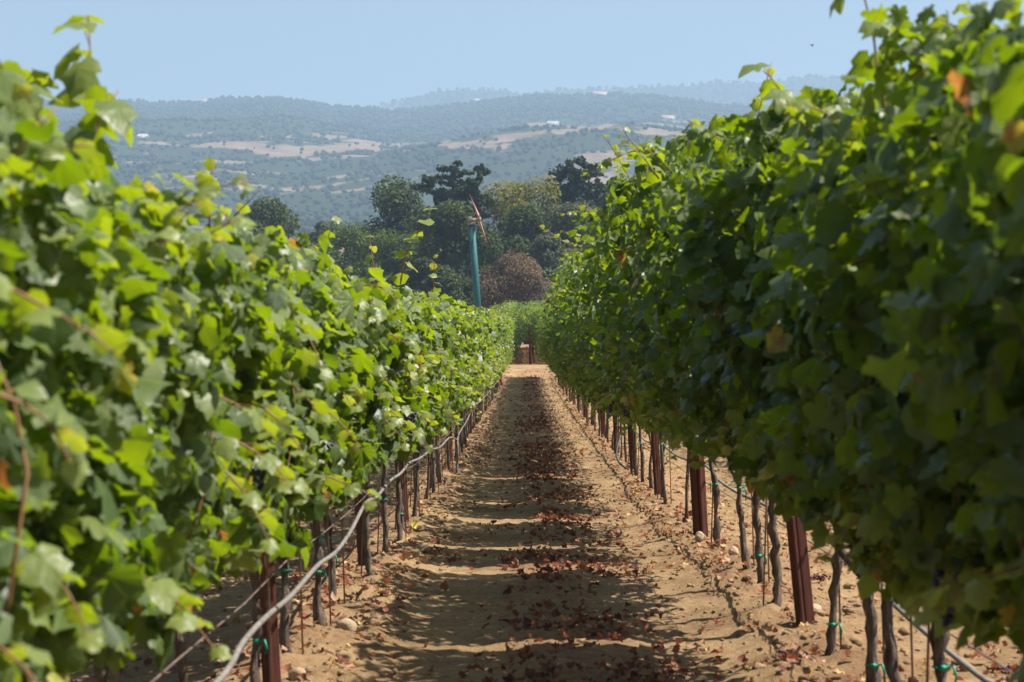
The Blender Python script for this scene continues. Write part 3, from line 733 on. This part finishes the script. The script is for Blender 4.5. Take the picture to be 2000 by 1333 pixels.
MB().tube(np.array([e + (0, .0, .01), e + (.004, 0, -.12), e + (.0, .02, -.26)]) - org, .011, 8).build('riser', M_HOSE, root, True)
MB().tube(np.array([e + (0, .02, -.26), e + (-.005, .02, -.45), e + (-.005, .02, -.66)]) - org, .014, 8).build('lower_pipe', simple('dark_pipe', (.05, .06, .07), (.10, .11, .12)), root, True)
kp2 = [e + (.0, .05, .0)] + [hose_pt(*a, X) for a, X in (((898, 845), -.79), ((912, 822), -.79), ((925, 795), -.80), ((940, 783), -.8), ((955, 766), -.8), ((966, 752), -.8), ((974, 745), -.8))]
MB().tube(smooth_pts(kp2, 60) - org, .0095, 6).build('hose', M_HOSE, root, True)
g = np.random.default_rng(5)
root = empty('irrigation_hose', (1.36, 5, gz0(5))); tag(root, 'pale grey irrigation hose hanging behind the trunks of the shaded row', 'hose'); org = np.array(root.location)
kp = [(1.34, 3.5, gz0(3.5) + .40), (1.34, 5.2, gz0(5) + .37)] + [hose_pt(*a, 1.34) for a in ((1925, 1330), (1870, 1288), (1790, 1222), (1735, 1170), (1690, 1118), (1640, 1075), (1600, 1040), (1570, 1005), (1520, 999), (1475, 978), (1440, 963), (1405, 940), (1380, 912), (1345, 900), (1320, 890), (1290, 868))]
kp += [(1.34, y, gz0(y) + .50 + .05 * sin(y * 1.3)) for y in np.arange(22, 79, 2.4)]
MB().tube(smooth_pts(kp, 200) - org, .0095, 7).build('hose', M_HOSE, root, True)
# a loose dark loop of hose by the fourth post
lp = [px(1212, 852, 23.5), px(1204, 885, 23.3), px(1210, 905, 23.2), px(1228, 918, 23.2)]
tag(MB().tube(smooth_pts(lp, 24), .012, 7).build('hose_loop', simple('dark_hose', (.04, .045, .05), (.08, .085, .09)), None, True), 'dark bent length of hose curling down beside the clamped brown post', 'hose')
for X0, zz, lab in ((-.86, .55, 'thin brown wire running just above the hose of the sunlit row'), (XL, .86, 'trellis wire under the leaves of the sunlit row'), (XR, .86, 'trellis wire under the leaves of the shaded row'), (XR + .03, .46, 'thin wire carrying the hose of the shaded row')):
    yy = np.arange(2.5, 80, 1.2)
    tag(MB().tube(np.c_[np.full(len(yy), X0), yy, gz0(yy) + zz + .012 * np.sin(yy * 1.9)], .0022 if zz > .7 else .003, 5).build('trellis_wire', M_WIRE), lab, 'wire')
# red tag and blurred cane
mb = MB(); a = np.array(px(976, 748, 62)); mb.prism([(-.035, 0), (.035, 0), (.035, .01), (-.035, .01)], -.10, .10)
o = mb.build('marker_tag', simple('red_plastic', (.5, .01, .03), (.6, .015, .04))); o.location = (a[0] + .05, 62, a[2]); o.rotation_euler = (0, R(-12), 0)
tag(o, 'small red plastic tag tied at the far end of the sunlit row', 'tag')

# ------------------------------------------------------------------ soil clods, stones, fallen leaves
def ground_scatter(g, n, comps, y0=5.5, y1=84, pw=1.0):
    """more of them near; comps: (x, sigma, weight)"""
    u = g.random(n); Y = (y0 ** (1 - pw) + u * (y1 ** (1 - pw) - y0 ** (1 - pw))) ** (1 / (1 - pw)) if pw != 1 else y0 * (y1 / y0) ** u
    wts = np.array([c[2] for c in comps], float); wts /= wts.sum(); k = g.choice(len(comps), n, p=wts)
    X = np.array([c[0] for c in comps])[k] + np.array([c[1] for c in comps])[k] * g.standard_normal(n)
    return X, Y
M_CLOD = simple('clod', (.20, .13, .072), (.35, .245, .145), 9, 1.0, bump=.8, bscale=60, spec=.1)
g = np.random.default_rng(11)
comps = [(XR - .02, .22, 4), (XR + .5, .5, 2.5), (XL + .12, .16, 2.2), (XL - .4, .3, 1), (.22, .28, .8), (2.4, .6, 1)]
X, Y = ground_scatter(g, 1900, comps)
s = np.clip(.008 + g.exponential(.008, len(X)), .008, .040) * np.interp(Y, [6, 20, 84], [.8, 1.1, 1.6])
v, f, t = blobs(np.c_[X, Y, gz(X, Y) + s * .2], np.c_[s, s * g.uniform(.7, 1.2, len(s)), s * g.uniform(.5, .9, len(s))], ICO2_V, ICO2_F, .20, g)
tag(link('soil_clods', mesh_np('soil_clods', v, f, M_CLOD, t)), kind='stuff')
X, Y = ground_scatter(g, 6000, comps + [(-.3, .3, .6), (.8, .15, .8)])
s = np.clip(.004 + g.exponential(.004, len(X)), .004, .02) * np.interp(Y, [6, 20, 84], [.9, 1.3, 2.5])
v, f, t = blobs(np.c_[X, Y, gz(X, Y) + s * .2], np.c_[s, s * g.uniform(.7, 1.2, len(s)), s * .7], ICO_V, ICO_F, .18, g)
tag(link('soil_crumbs', mesh_np('soil_crumbs', v, f, M_CLOD, t)), kind='stuff')

def stone(x, y, Yd, wpx, hpx, label, seed):
    g = np.random.default_rng(seed); X = (x - 1025) * Yd / F; Wd = wpx * Yd / F / 2; Hd = hpx * Yd / F / 2
    V, Fc = ICO2_V, ICO2_F
    v = V * (1 + .10 * g.standard_normal((len(V), 1))) * (Wd, Wd * .8, Hd)
    o = link('stone', mesh_np('stone', v, Fc, M_ROCK, np.zeros(len(v)), True)); o.location = (X, Yd, float(gz(X, Yd)) + Hd * .55)
    o.rotation_euler = (0, R(g.uniform(-12, 12)), g.uniform(0, 3)); md = o.modifiers.new('s', 'SUBSURF'); md.levels = 1; md.render_levels = 1
    tag(o, label, 'stone', 'stones lying on the soil')
stone(677, 1268, 9.0, 46, 34, 'pale rounded stone on soil beside the trunks of the sunlit row', 1)
stone(1366, 1076, 13.6, 24, 22, 'pale stone at the foot of the broad dark post', 2)
stone(1432, 1108, 12.4, 26, 22, 'light stone behind the leaning trunk past the broad post', 3)
stone(825, 1082, 13.5, 26, 18, 'small tan stone just beyond the yellow fallen leaf', 4)
stone(1590, 1240, 9.4, 40, 30, 'brown stone half buried behind the large brown post of the shaded row', 5)
stone(580, 1320, 7.6, 40, 30, 'brown stone near the lower end of the hose', 6)
stone(1032, 930, 23, 14, 9, 'pale stone in the litter in the middle of the lane', 7)
stone(1055, 940, 22, 11, 7, 'small pale stone lying in the dark middle of the lane', 8)

def dry_template(seed):
    g = np.random.default_rng(seed); tv, tf = leaf_template(seed, low=(seed % 2 == 0))
    tv = tv.copy(); x, y = tv[:, 0], tv[:, 1] - .3
    tv[:, 1] = y; rr = np.hypot(x, y)
    tv[:, 2] = g.uniform(-.2, .9) * rr ** 1.5 + .14 * g.standard_normal(len(x)); tv[:, 0] *= g.uniform(.55, .95)
    return tv, tf
T_DRY = [dry_template(i) for i in range(12)]
g = np.random.default_rng(12)
X, Y = ground_scatter(g, 23000, [(.27, .27, 6), (XL + .15, .2, 1.1), (XL - .5, .35, 1.0), (XR - .12, .12, 1.0), (XR + .55, .3, 1.2), (2.5, .5, .8)])
# litter gathers in drifts
keep = g.random(len(X)) < np.clip(.36 + 1.9 * fbm(X, Y * .5, 1.6, 120, 3), .05, 1); X, Y = X[keep], Y[keep]
n = len(X)
nrm = np.c_[g.normal(0, .45, n), g.normal(0, .45, n), np.ones(n)]; tip = np.c_[g.normal(0, 1, n), g.normal(0, 1, n), np.zeros(n)]
sz = np.clip(g.normal(.028, .010, n), .012, .060) * np.interp(Y, [6, 25, 84], [1, 1.2, 1.6])
inner = np.abs(X - .22) < .5
tn = np.where(inner, np.clip(g.normal(.28, .24, n), 0, .85), np.clip(g.normal(.5, .25, n), 0, .85))
v, f, t = build_leaves(np.c_[X, Y, gz(X, Y) + .012 + sz * .2], nrm, tip, sz, tn, T_DRY, g)
tag(link('leaf_litter', mesh_np('leaf_litter', v, f, M_LITTER, t)), kind='stuff')
# litter of the far block
n = 2500; X = g.uniform(-2.5, 3, n); Y = g.uniform(91.5, 118, n)
v, f, t = build_leaves(np.c_[X, Y, gz(X, Y) + .03], np.c_[g.normal(0, .5, (n, 2)), np.ones(n)], np.c_[g.normal(0, 1, (n, 2)), np.zeros(n)], g.uniform(.03, .07, n), g.uniform(.3, .8, n), T_DRY, g)
tag(link('far_leaf_litter', mesh_np('far_leaf_litter', v, f, M_LITTER, t)), kind='stuff')
def fallen(x, y, Yd, size, tn, label, tilt=(.3, -.4), seed=0):
    tv, tf = dry_template(seed * 2 + 1); X = (x - 1025) * Yd / F
    o = link('fallen_leaf', mesh_np('fallen_leaf', tv * size, tf, M_LITTER, np.full(len(tv), tn)))
    o.location = (X, Yd, float(gz(X, Yd)) + size * .35 + .01); o.rotation_euler = (tilt[0] + .5, tilt[1], seed)
    tag(o, label, 'leaf', 'fallen vine leaves')
fallen(812, 1046, 15.2, .075, .97, 'bright yellow fallen leaf by the foot of the sunlit row', (.6, .1), 1)
fallen(752, 1182, 10.8, .06, .35, 'red dry leaf on pale soil beside the sunlit row', seed=2)
fallen(866, 1164, 11.0, .06, .5, 'curled pink brown leaf on the wheel track', seed=3)
fallen(793, 1118, 12.2, .07, .65, 'pale curled leaf in the drift below the third post of the sunlit row', seed=4)
fallen(705, 1205, 10.2, .07, .25, 'dark red leaf in the drift by the second post of the sunlit row', seed=5)
fallen(1010, 1110, 12.4, .055, .6, 'orange brown leaf at the left edge of the dark litter strip', seed=6)
fallen(1142, 1160, 11.0, .05, .8, 'pale leaf lit within the dark litter strip', seed=7)
for i, (x, y, Yd, lab) in enumerate([(1548, 1325, 8.1, 'shrivelled purple grape bunch on soil by the large brown post'), (1595, 1135, 11.4, 'dried dark grape bunch on soil behind the large brown post'), (1962, 1322, 8.2, 'dried purple grape bunch lying at the lower right on open soil')]):
    g = np.random.default_rng(40 + i); X = (x - 1025) * Yd / F; nb = 40
    pos = np.c_[g.normal(0, .036, nb), g.normal(0, .028, nb), np.abs(g.normal(0, .014, nb)) + .006]
    v, f, t = blobs(pos, np.full((nb, 3), .0085), jit=.1, g=g); o = link('fallen_grapes', mesh_np('fallen_grapes', v, f, M_RAISIN, t, True))
    o.location = (X, Yd, float(gz(X, Yd))); tag(o, lab, 'grapes')

# twigs (pruned canes) on the soil
g = np.random.default_rng(13)
for i in range(26):
    X = float(g.choice([XR + .1, XR + .6, XL + .1, XL - .3, 2.3]) + g.normal(0, .15)); Y = float(6.5 * (5 ** g.random())); a = g.uniform(0, pi); ln = g.uniform(.12, .35)
    pp = [(X + cos(a) * ln * (u - .5), Y + sin(a) * ln * (u - .5)) for u in np.linspace(0, 1, 5)]
    pts = np.array([(p_[0], p_[1], float(gz(*p_)) + .012 + .01 * g.random()) for p_ in pp])
    c = pts.mean(0); o = MB().tube(pts - c, g.uniform(.002, .0045), 5).build('twig', M_CANE); o.location = c
    tag(o, 'dry pruned vine twig lying on soil near the trunks', 'twig', 'dry twigs on the soil')

# ------------------------------------------------------------------ wind machine
def Rx(a): return np.array([[1, 0, 0], [0, cos(a), -sin(a)], [0, sin(a), cos(a)]])
M_TEAL = simple('teal_paint', (.0, .070, .080), (.004, .10, .11), 1.2, .65, bump=.05)
M_ORANGE = simple('orange_blade', (.36, .10, .045), (.48, .15, .08), 2, .45)
M_GREYM = simple('grey_casting', (.16, .13, .11), (.28, .23, .19), 6, .6)
Yw = 150.0
b0 = np.array(px(938, 700, Yw)); b0[2] = float(gz0(Yw)); tp = np.array(px(921, 436, Yw))
root = empty('wind_machine', tuple(b0)); tag(root, 'tall teal frost fan tower with orange two bladed propeller standing behind the vines', 'wind machine')
tq = tp - b0
MB().tube(np.array([np.zeros(3), tq * .5, tq * .99]), [.28, .27, .25], 24).build('tower', M_TEAL, root, True)
MB().tube(np.array([tq * .985, tq * 1.0]), [.33, .33], 20).build('top_flange', M_GREYM, root)
hb = MB(); hb.box(tq + (.02, 0, .22), (.62, .6, .22)); hb.box(tq + (-.18, 0, .38), (.4, .4, .14)); hb.tube([tq + (.3, 0, .22), tq + (.62, -.1, .24)], .13, 10); hb.build('gearbox', M_GREYM, root)
hub = tq + np.array([.62, -.1, .24])
MB().tube([hub - (.06, 0, 0), hub + (.08, -.02, 0)], .2, 12).build('hub', M_GREYM, root)
for tipx, col_ in ((np.array(px(916.5, 378, Yw)), 0), (np.array(px(952, 478, Yw)), 1)):
    d = tipx - b0 - hub; d[1] = (-1.2 if col_ else 1.2); L_ = np.linalg.norm(d); dn = d / L_
    wv = np.array([.30, -1, 0]); wv -= wv.dot(dn) * dn; wv /= np.linalg.norm(wv); tn_ = np.cross(dn, wv)
    vs = []; us = np.linspace(.06, 1, 10)
    for u in us:
        ch = .11 * (1 - .45 * u) * (1 if u > .12 else .6); th = .045 * (1 - .6 * u); tw = .9 * (1 - u) 
        cw = wv * cos(tw) + tn_ * sin(tw); ct = np.cross(dn, cw); c = hub + d * u
        vs += [c + cw * ch, c + ct * th, c - cw * ch, c - ct * th]
    f = [(i * 4 + j, i * 4 + (j + 1) % 4, (i + 1) * 4 + (j + 1) % 4, (i + 1) * 4 + j) for i in range(9) for j in range(4)] + [(0, 3, 2, 1), (36, 37, 38, 39)]
    mb = MB(); mb.add(vs, f); mb.build('blade', M_ORANGE, root)

# ------------------------------------------------------------------ trees
def leaf_quads(P, size, g, flat=0.0, out=None):
    n = len(P); nr = g.standard_normal((n, 3)); nr[:, 2] = np.abs(nr[:, 2]) + flat * 3 + .4
    if out is not None: nr += out * 1.2
    tp_ = g.standard_normal((n, 3)); sx, ty, nz = frames(nr, tp_)
    s = size[:, None]
    v = np.stack([P - sx * s * .5, P + ty * s * .7, P + sx * s * .5, P - ty * s * .7], 1)
    v[:, 1] -= nz * s * .2; v[:, 3] -= nz * s * .2
    return v.reshape(-1, 3), (np.arange(n)[:, None] * 4 + np.array([[0, 3, 2, 1]]))
def broad_tree(name, label, x, ytop, Yd, hw, mat, n=9000, ls=.28, base_y=None, z_low=.15, lobes=16, cat='tree', seed=0, rnd=.0, trunk=True):
    g = np.random.default_rng(500 + seed)
    X = (x - 1025) * Yd / F; zb = float(gz0(Yd)); ht = CAMZ + (667 - ytop) * Yd / F - zb; W = hw * Yd / F
    root = empty(name, (X, Yd, zb)); tag(root, label, cat)
    if n > 4000: n = int(n * 1.6); ls = ls * .80
    lo = ht * z_low
    cc = []
    for k in range(lobes):
        v_ = g.uniform(.12, .92); a = g.uniform(0, 2 * pi)
        wr = W * np.sqrt(max(1 - (2 * v_ - 1.0) ** 2, .05)) * g.uniform(.4, .85)
        if k == 0: v_ = .90; wr = 0
        r = W * g.uniform(.28, .5)
        cc.append((wr * cos(a), wr * sin(a), lo + (ht - lo) * v_ - (r * .15 if v_ > .7 else 0), r))
    if rnd: cc.append((0, 0, lo + (ht - lo) * .45, W * rnd))
    cc = np.array(cc); wts = cc[:, 3] ** 2; k = g.choice(len(cc), n, p=wts / wts.sum())
    d = g.standard_normal((n, 3)); d /= np.linalg.norm(d, axis=1)[:, None]
    rr = cc[k, 3] * np.clip(g.beta(5, 1.4, n) * 1.12, 0, 1.12) * (1 + .30 * fbm(d[:, 0] * 2 + k, d[:, 2] * 2, 2, 130, 3))
    P = cc[k, :3] + d * rr[:, None] * (1, 1, .85); P[:, 2] = np.maximum(P[:, 2], .15)
    s = g.uniform(.6, 1.35, n) * ls
    v, f = leaf_quads(P, s, g, out=d)
    tn = np.clip(g.normal(.42, .2, n) + .25 * fbm(P[:, 0], P[:, 2], .5, 140, 2), 0, 1)
    tag(link('crown', mesh_np('crown', v, f, mat, np.repeat(tn, 4)), root), kind='stuff')
    if trunk:
        mb = MB(); tr = max(.12, ht * .022)
        mb.tube([(0, 0, -.3), (.1, 0, ht * .25), (.0, .1, ht * .5), (.1, 0, ht * .8)], [tr * 1.3, tr, tr * .7, tr * .25], 9, jit=.06, r=g)
        mb.build('trunk', M_TREEBARK, root, True)
        for c in cc[1:9]:
            b_ = MB(); b_.tube([(0.02, 0, ht * .25), (c[0] * .4, c[1] * .4, ht * .22 + (c[2] - ht * .2) * .5), tuple(c[:3])], [tr * .55, tr * .35, tr * .1], 6, jit=.05, r=g); b_.build('limb', M_TREEBARK, root, True)
    return root
def cedar(label, leaders, Yd, seed, spread=1.0, n=1.0):
    """leaders: (x px, top y px, half width px)"""
    g = np.random.default_rng(700 + seed); x0 = leaders[0][0]
    X = (x0 - 1025) * Yd / F; zb = float(gz0(Yd)); root = empty('cedar_tree', (X, Yd, zb)); tag(root, label, 'tree')
    Ps, Ss, Ds = [], [], []; br = MB(); tk = MB()
    for li, (lx, ly, hw) in enumerate(leaders):
        dx = (lx - x0) * Yd / F; ht = CAMZ + (667 - ly) * Yd / F - zb; W = hw * Yd / F
        fx = 0 if li == 0 else dx * .25
        z0 = 0 if li == 0 else ht * .45
        path = np.array([(fx * .3, 0, z0 - .2), (fx + (dx - fx) * .4, .3 * li, z0 + (ht - z0) * .4), (dx, .3 * li, ht * .98)])
        path = smooth_pts(path, 9); tk.tube(path, np.linspace(.38 if li == 0 else .2, .03, 9), 8, jit=.05, r=g)
        nb = int((ht - z0) / .25)
        for k in range(nb):
            u = (k + .5) / nb; u = .12 + .88 * u if li == 0 else u
            pi_ = u * 8; a_ = int(min(pi_, 7)); c = path[a_] + (path[a_ + 1] - path[a_]) * (pi_ - a_)
            az = g.uniform(0, 2 * pi); ln = W * (1 - u) ** .38 * g.uniform(.45, 1.2) + .2
            up = g.uniform(-.05, .25) + .5 * u
            m_ = max(4, int(ln / .22)); us = np.linspace(0, 1, m_)
            bx = c[0] + cos(az) * ln * us; by = c[1] + sin(az) * ln * us; bz = c[2] + ln * (up * us - .38 * us ** 2)
            br.tube(np.c_[bx, by, bz][::max(1, m_ // 4)], np.linspace(.05, .012, len(bx[::max(1, m_ // 4)])), 4)
            kk = int(n * m_ * 13); uu = g.random(kk) ** .8
            ox = ln * uu; sp = .16 + .22 * ln * uu * (1.05 - uu) ; off = g.normal(0, 1, kk) * sp * .45
            P = np.c_[c[0] + cos(az) * ox - sin(az) * off, c[1] + sin(az) * ox + cos(az) * off, c[2] + ln * (up * uu - .38 * uu ** 2) + g.normal(.02, .13, kk) - .35 * np.abs(off)]
            Ps.append(P); Ss.append(g.uniform(.16, .34, kk) * (1.15 - .4 * uu)); Ds.append(np.c_[np.full(kk, cos(az)), np.full(kk, sin(az)), np.full(kk, .1)])
    P = np.concatenate(Ps); s = np.concatenate(Ss)
    v, f = leaf_quads(P, s * 1.3, g, flat=.05)
    tag(link('crown', mesh_np('crown', v, f, M_CEDAR, np.repeat(np.clip(g.normal(.4, .22, len(P)), 0, 1), 4)), root), kind='stuff')
    tk.build('trunk', M_TREEBARK, root, True); tag(br.build('branches', M_TREEBARK, root), kind='stuff')

broad_tree('oak_tree', 'grey green oak standing apart above the sunlit row', 522, 380, 230, 78, M_OAK, 9000, .34, seed=1, lobes=22)
broad_tree('oak_tree', 'small dark tree top peeping beyond the round green trees', 628, 420, 262, 30, M_OAK, 3500, .34, seed=2)
broad_tree('round_tree', 'low rounded mid green tree to the side of the dark oak', 672, 438, 202, 72, M_OLIVEG, 9000, .26, seed=3, rnd=.8, lobes=20)
broad_tree('round_tree', 'low rounded green tree at the foot of the dark oak', 752, 452, 188, 72, M_OLIVEG, 9000, .25, seed=4, rnd=.8, lobes=20)
broad_tree('round_tree', 'low green tree half hidden behind the vines of the sunlit row', 600, 478, 215, 60, M_OLIVEG, 6000, .28, seed=5, rnd=.8)
broad_tree('oak_tree', 'big dark oak beside the many topped cedar', 790, 348, 212, 92, M_OAK, 12000, .34, seed=6, lobes=24)
broad_tree('oak_tree', 'dark oak directly behind the teal wind machine tower', 875, 398, 182, 88, M_OAK, 11000, .30, seed=7, lobes=22)
broad_tree('oak_tree', 'lower dark oak between the round tree and the wind machine', 835, 505, 170, 55, M_OAK, 7000, .26, seed=17, lobes=16)
broad_tree('sycamore_tree', 'yellowing broadleaf tree between the two cedars', 1010, 348, 205, 92, M_SYC, 14000, .30, seed=8, lobes=26)
broad_tree('oak_tree', 'dark tree in the shadow under the yellowing tree', 1030, 405, 190, 85, M_OAK, 9000, .30, seed=9, lobes=20)
broad_tree('oak_tree', 'dark tree rising behind the top of the shaded row', 1205, 340, 215, 70, M_OAK, 6000, .34, seed=10)
broad_tree('olive_tree', 'dusty sage green tree below the cedar beside the shaded row', 1128, 400, 182, 82, M_SAGE, 10000, .22, seed=11, lobes=18)
broad_tree('olive_tree', 'second dusty sage tree partly behind the leaning vine shoots', 1078, 450, 176, 50, M_SAGE, 6000, .22, seed=12)
broad_tree('round_tree', 'dark green bush at the foot of the wind machine', 905, 545, 165, 55, M_OAK, 6000, .22, seed=13, cat='bush')
broad_tree('brown_bush', 'dome shaped bush of brown dry foliage above the end of the lane', 1003, 500, 158, 78, M_BROWN, 17000, .16, z_low=.02, seed=14, rnd=.95, lobes=22, cat='bush')
broad_tree('oak_tree', 'dark tree behind the low slate blue roof', 1160, 500, 172, 60, M_OAK, 7000, .26, seed=15)
broad_tree('oak_tree', 'dark oak closing the gap behind the brown bush', 960, 500, 196, 60, M_OAK, 7000, .30, seed=16)
broad_tree('oak_tree', 'dark tree low between the brown bush and the roof', 1075, 520, 185, 45, M_OAK, 5000, .28, seed=18)
cedar('tall blue green cedar with several crooked tops behind the wind machine', [(886, 314, 105), (840, 343, 78), (942, 318, 76), (915, 350, 75)], 203, 1)
cedar('blue green cedar with three thin tops beside the shaded row', [(1118, 314, 105), (1094, 330, 62), (1143, 303, 78), (1170, 345, 66)], 207, 2)
for i, (x, yt, Yd, hw) in enumerate([(480, 520, 240, 60), (560, 540, 250, 60), (700, 560, 230, 60), (1290, 420, 220, 60), (1380, 450, 230, 60), (400, 540, 230, 60)]):
    broad_tree('oak_tree', 'background oak mostly hidden behind the vine rows', x, yt, Yd, hw, M_OAK, 2500, .4, seed=30 + i)['group'] = 'background oaks hidden by the vines'

# low building with slate roof
M_ROOF = simple('slate_roof', (.018, .026, .045), (.03, .04, .065), 2, .95, spec=.1); M_WALL = simple('grey_wall', (.04, .045, .055), (.06, .065, .075), 2, .8)
c = px(1088, 585, 166); root = empty('farm_building', (c[0], 168, float(gz0(168)))); tag(root, 'low farm building with dark slate blue roof behind the brown bush', 'building')
MB().box((0, 0, 1.9), (3.0, 4, 3.8)).build('wall', M_WALL, root)
mb = MB(); mb.add([(-1.8, -2.4, 3.75), (1.8, -2.4, 3.75), (1.8, 2.4, 3.75), (-1.8, 2.4, 3.75), (-1.8, 0, 5.3), (1.8, 0, 5.3)], [(0, 1, 5, 4), (2, 3, 4, 5)]); mb.add([(-1.8, -2.4, 3.75), (-1.8, 2.4, 3.75), (-1.8, 0, 5.3), (1.8, -2.4, 3.75), (1.8, 2.4, 3.75), (1.8, 0, 5.3)], [(0, 2, 1), (3, 4, 5)])
mb.build('roof', M_ROOF, root)
MB().box((-.6, -2.02, 1.6), (1.1, .06, 1.2)).build('window', simple('dark_glass', (.02, .03, .04), (.03, .04, .05), rough=.1), root)

# houses on the hills
M_HW = simple('house_wall', (.55, .48, .42), (.65, .58, .5), .2, .9); M_HR = simple('house_roof', (.35, .18, .12), (.42, .24, .17), .2, .9); M_HR2 = simple('pale_roof', (.30, .30, .30), (.40, .40, .40), .2, .8)
def house(ix, iy, wpx, label, roof, tall=1.0):
    best = None
    for Yd in np.arange(900, 3010, 8):
        X = (ix - 1025) * Yd / F; z = float(hill_z(np.array(X), np.array(Yd))); e_ = abs(img_y(X, Yd, z) - iy - 2)
        if best is None or e_ < best[0] - .3: best = (e_, X, Yd, z)
    _, X, Yd, z = best; W = wpx * Yd / F
    r = empty('hill_house', (X, Yd, z)); tag(r, label, 'house')
    MB().box((0, 0, 1.5 * tall), (W, 9, 7 * tall)).build('wall', M_HW, r)
    h0 = 5.05 * tall; mb = MB(); a = W / 2 + .8
    mb.add([(-a, -5.3, h0), (a, -5.3, h0), (a, 5.3, h0), (-a, 5.3, h0), (-a * .8, 0, h0 + 2.6), (a * .8, 0, h0 + 2.6)], [(0, 1, 5, 4), (2, 3, 4, 5)]); mb.add([(-a, -5.3, h0), (-a, 5.3, h0), (-a * .8, 0, h0 + 2.6), (a, -5.3, h0), (a, 5.3, h0), (a * .8, 0, h0 + 2.6)], [(0, 2, 1), (3, 4, 5)])
    mb.build('roof', roof, r)
house(1172, 186, 30, 'long terracotta roofed villa on the hill crest', M_HR, .8)
house(398, 200, 14, 'small terracotta house on the wooded crest above the sunlit row', M_HR, .8)
house(1080, 243, 24, 'long low white building halfway up the hill', M_HR2, .5)
house(1305, 232, 26, 'terracotta house on the slope just above the shaded row', M_HR, .6)
house(278, 270, 18, 'low pale roofed building on the slope above the sunlit row', M_HR2, .4)
house(932, 198, 10, 'tiny white house high on the wooded slope', M_HR2, .5)

# bird
b0 = px(1585, 90, 90)
mb = MB(); mb.tube([(-.10, 0, 0), (-.05, 0, .01), (.03, 0, .01), (.09, 0, 0), (.13, 0, -.01)], [.006, .022, .028, .018, .004], 8)
mb.add([(-.03, 0, .02), (.05, 0, .02), (.01, -.12, .07), (-.05, -.2, .03), (.045, .12, .07), (-.02, .2, .03)], [(0, 1, 2), (0, 2, 3), (0, 4, 1), (0, 5, 4)])
o = mb.build('bird', simple('dark_feathers', (.01, .01, .012), (.025, .025, .03))); o.location = b0; o.rotation_euler = (0, .3, .9)
tag(o, 'tiny dark bird flying high in the open sky', 'bird')

# ------------------------------------------------------------------ haze
m = bpy.data.materials.new('haze'); m.use_nodes = True; N = m.node_tree.nodes; L = m.node_tree.links; N.clear()
pv = N.new('ShaderNodeVolumePrincipled'); pv.inputs['Density'].default_value = HAZE_DENSITY; pv.inputs['Color'].default_value = HAZE_COLOR; pv.inputs['Anisotropy'].default_value = .1
o = N.new('ShaderNodeOutputMaterial'); L.new(pv.outputs[0], o.inputs['Volume'])
mb = MB(); mb.box((0, 2900, 355), (6600, 5900, 740))
tag(mb.build('haze', m), kind='stuff')
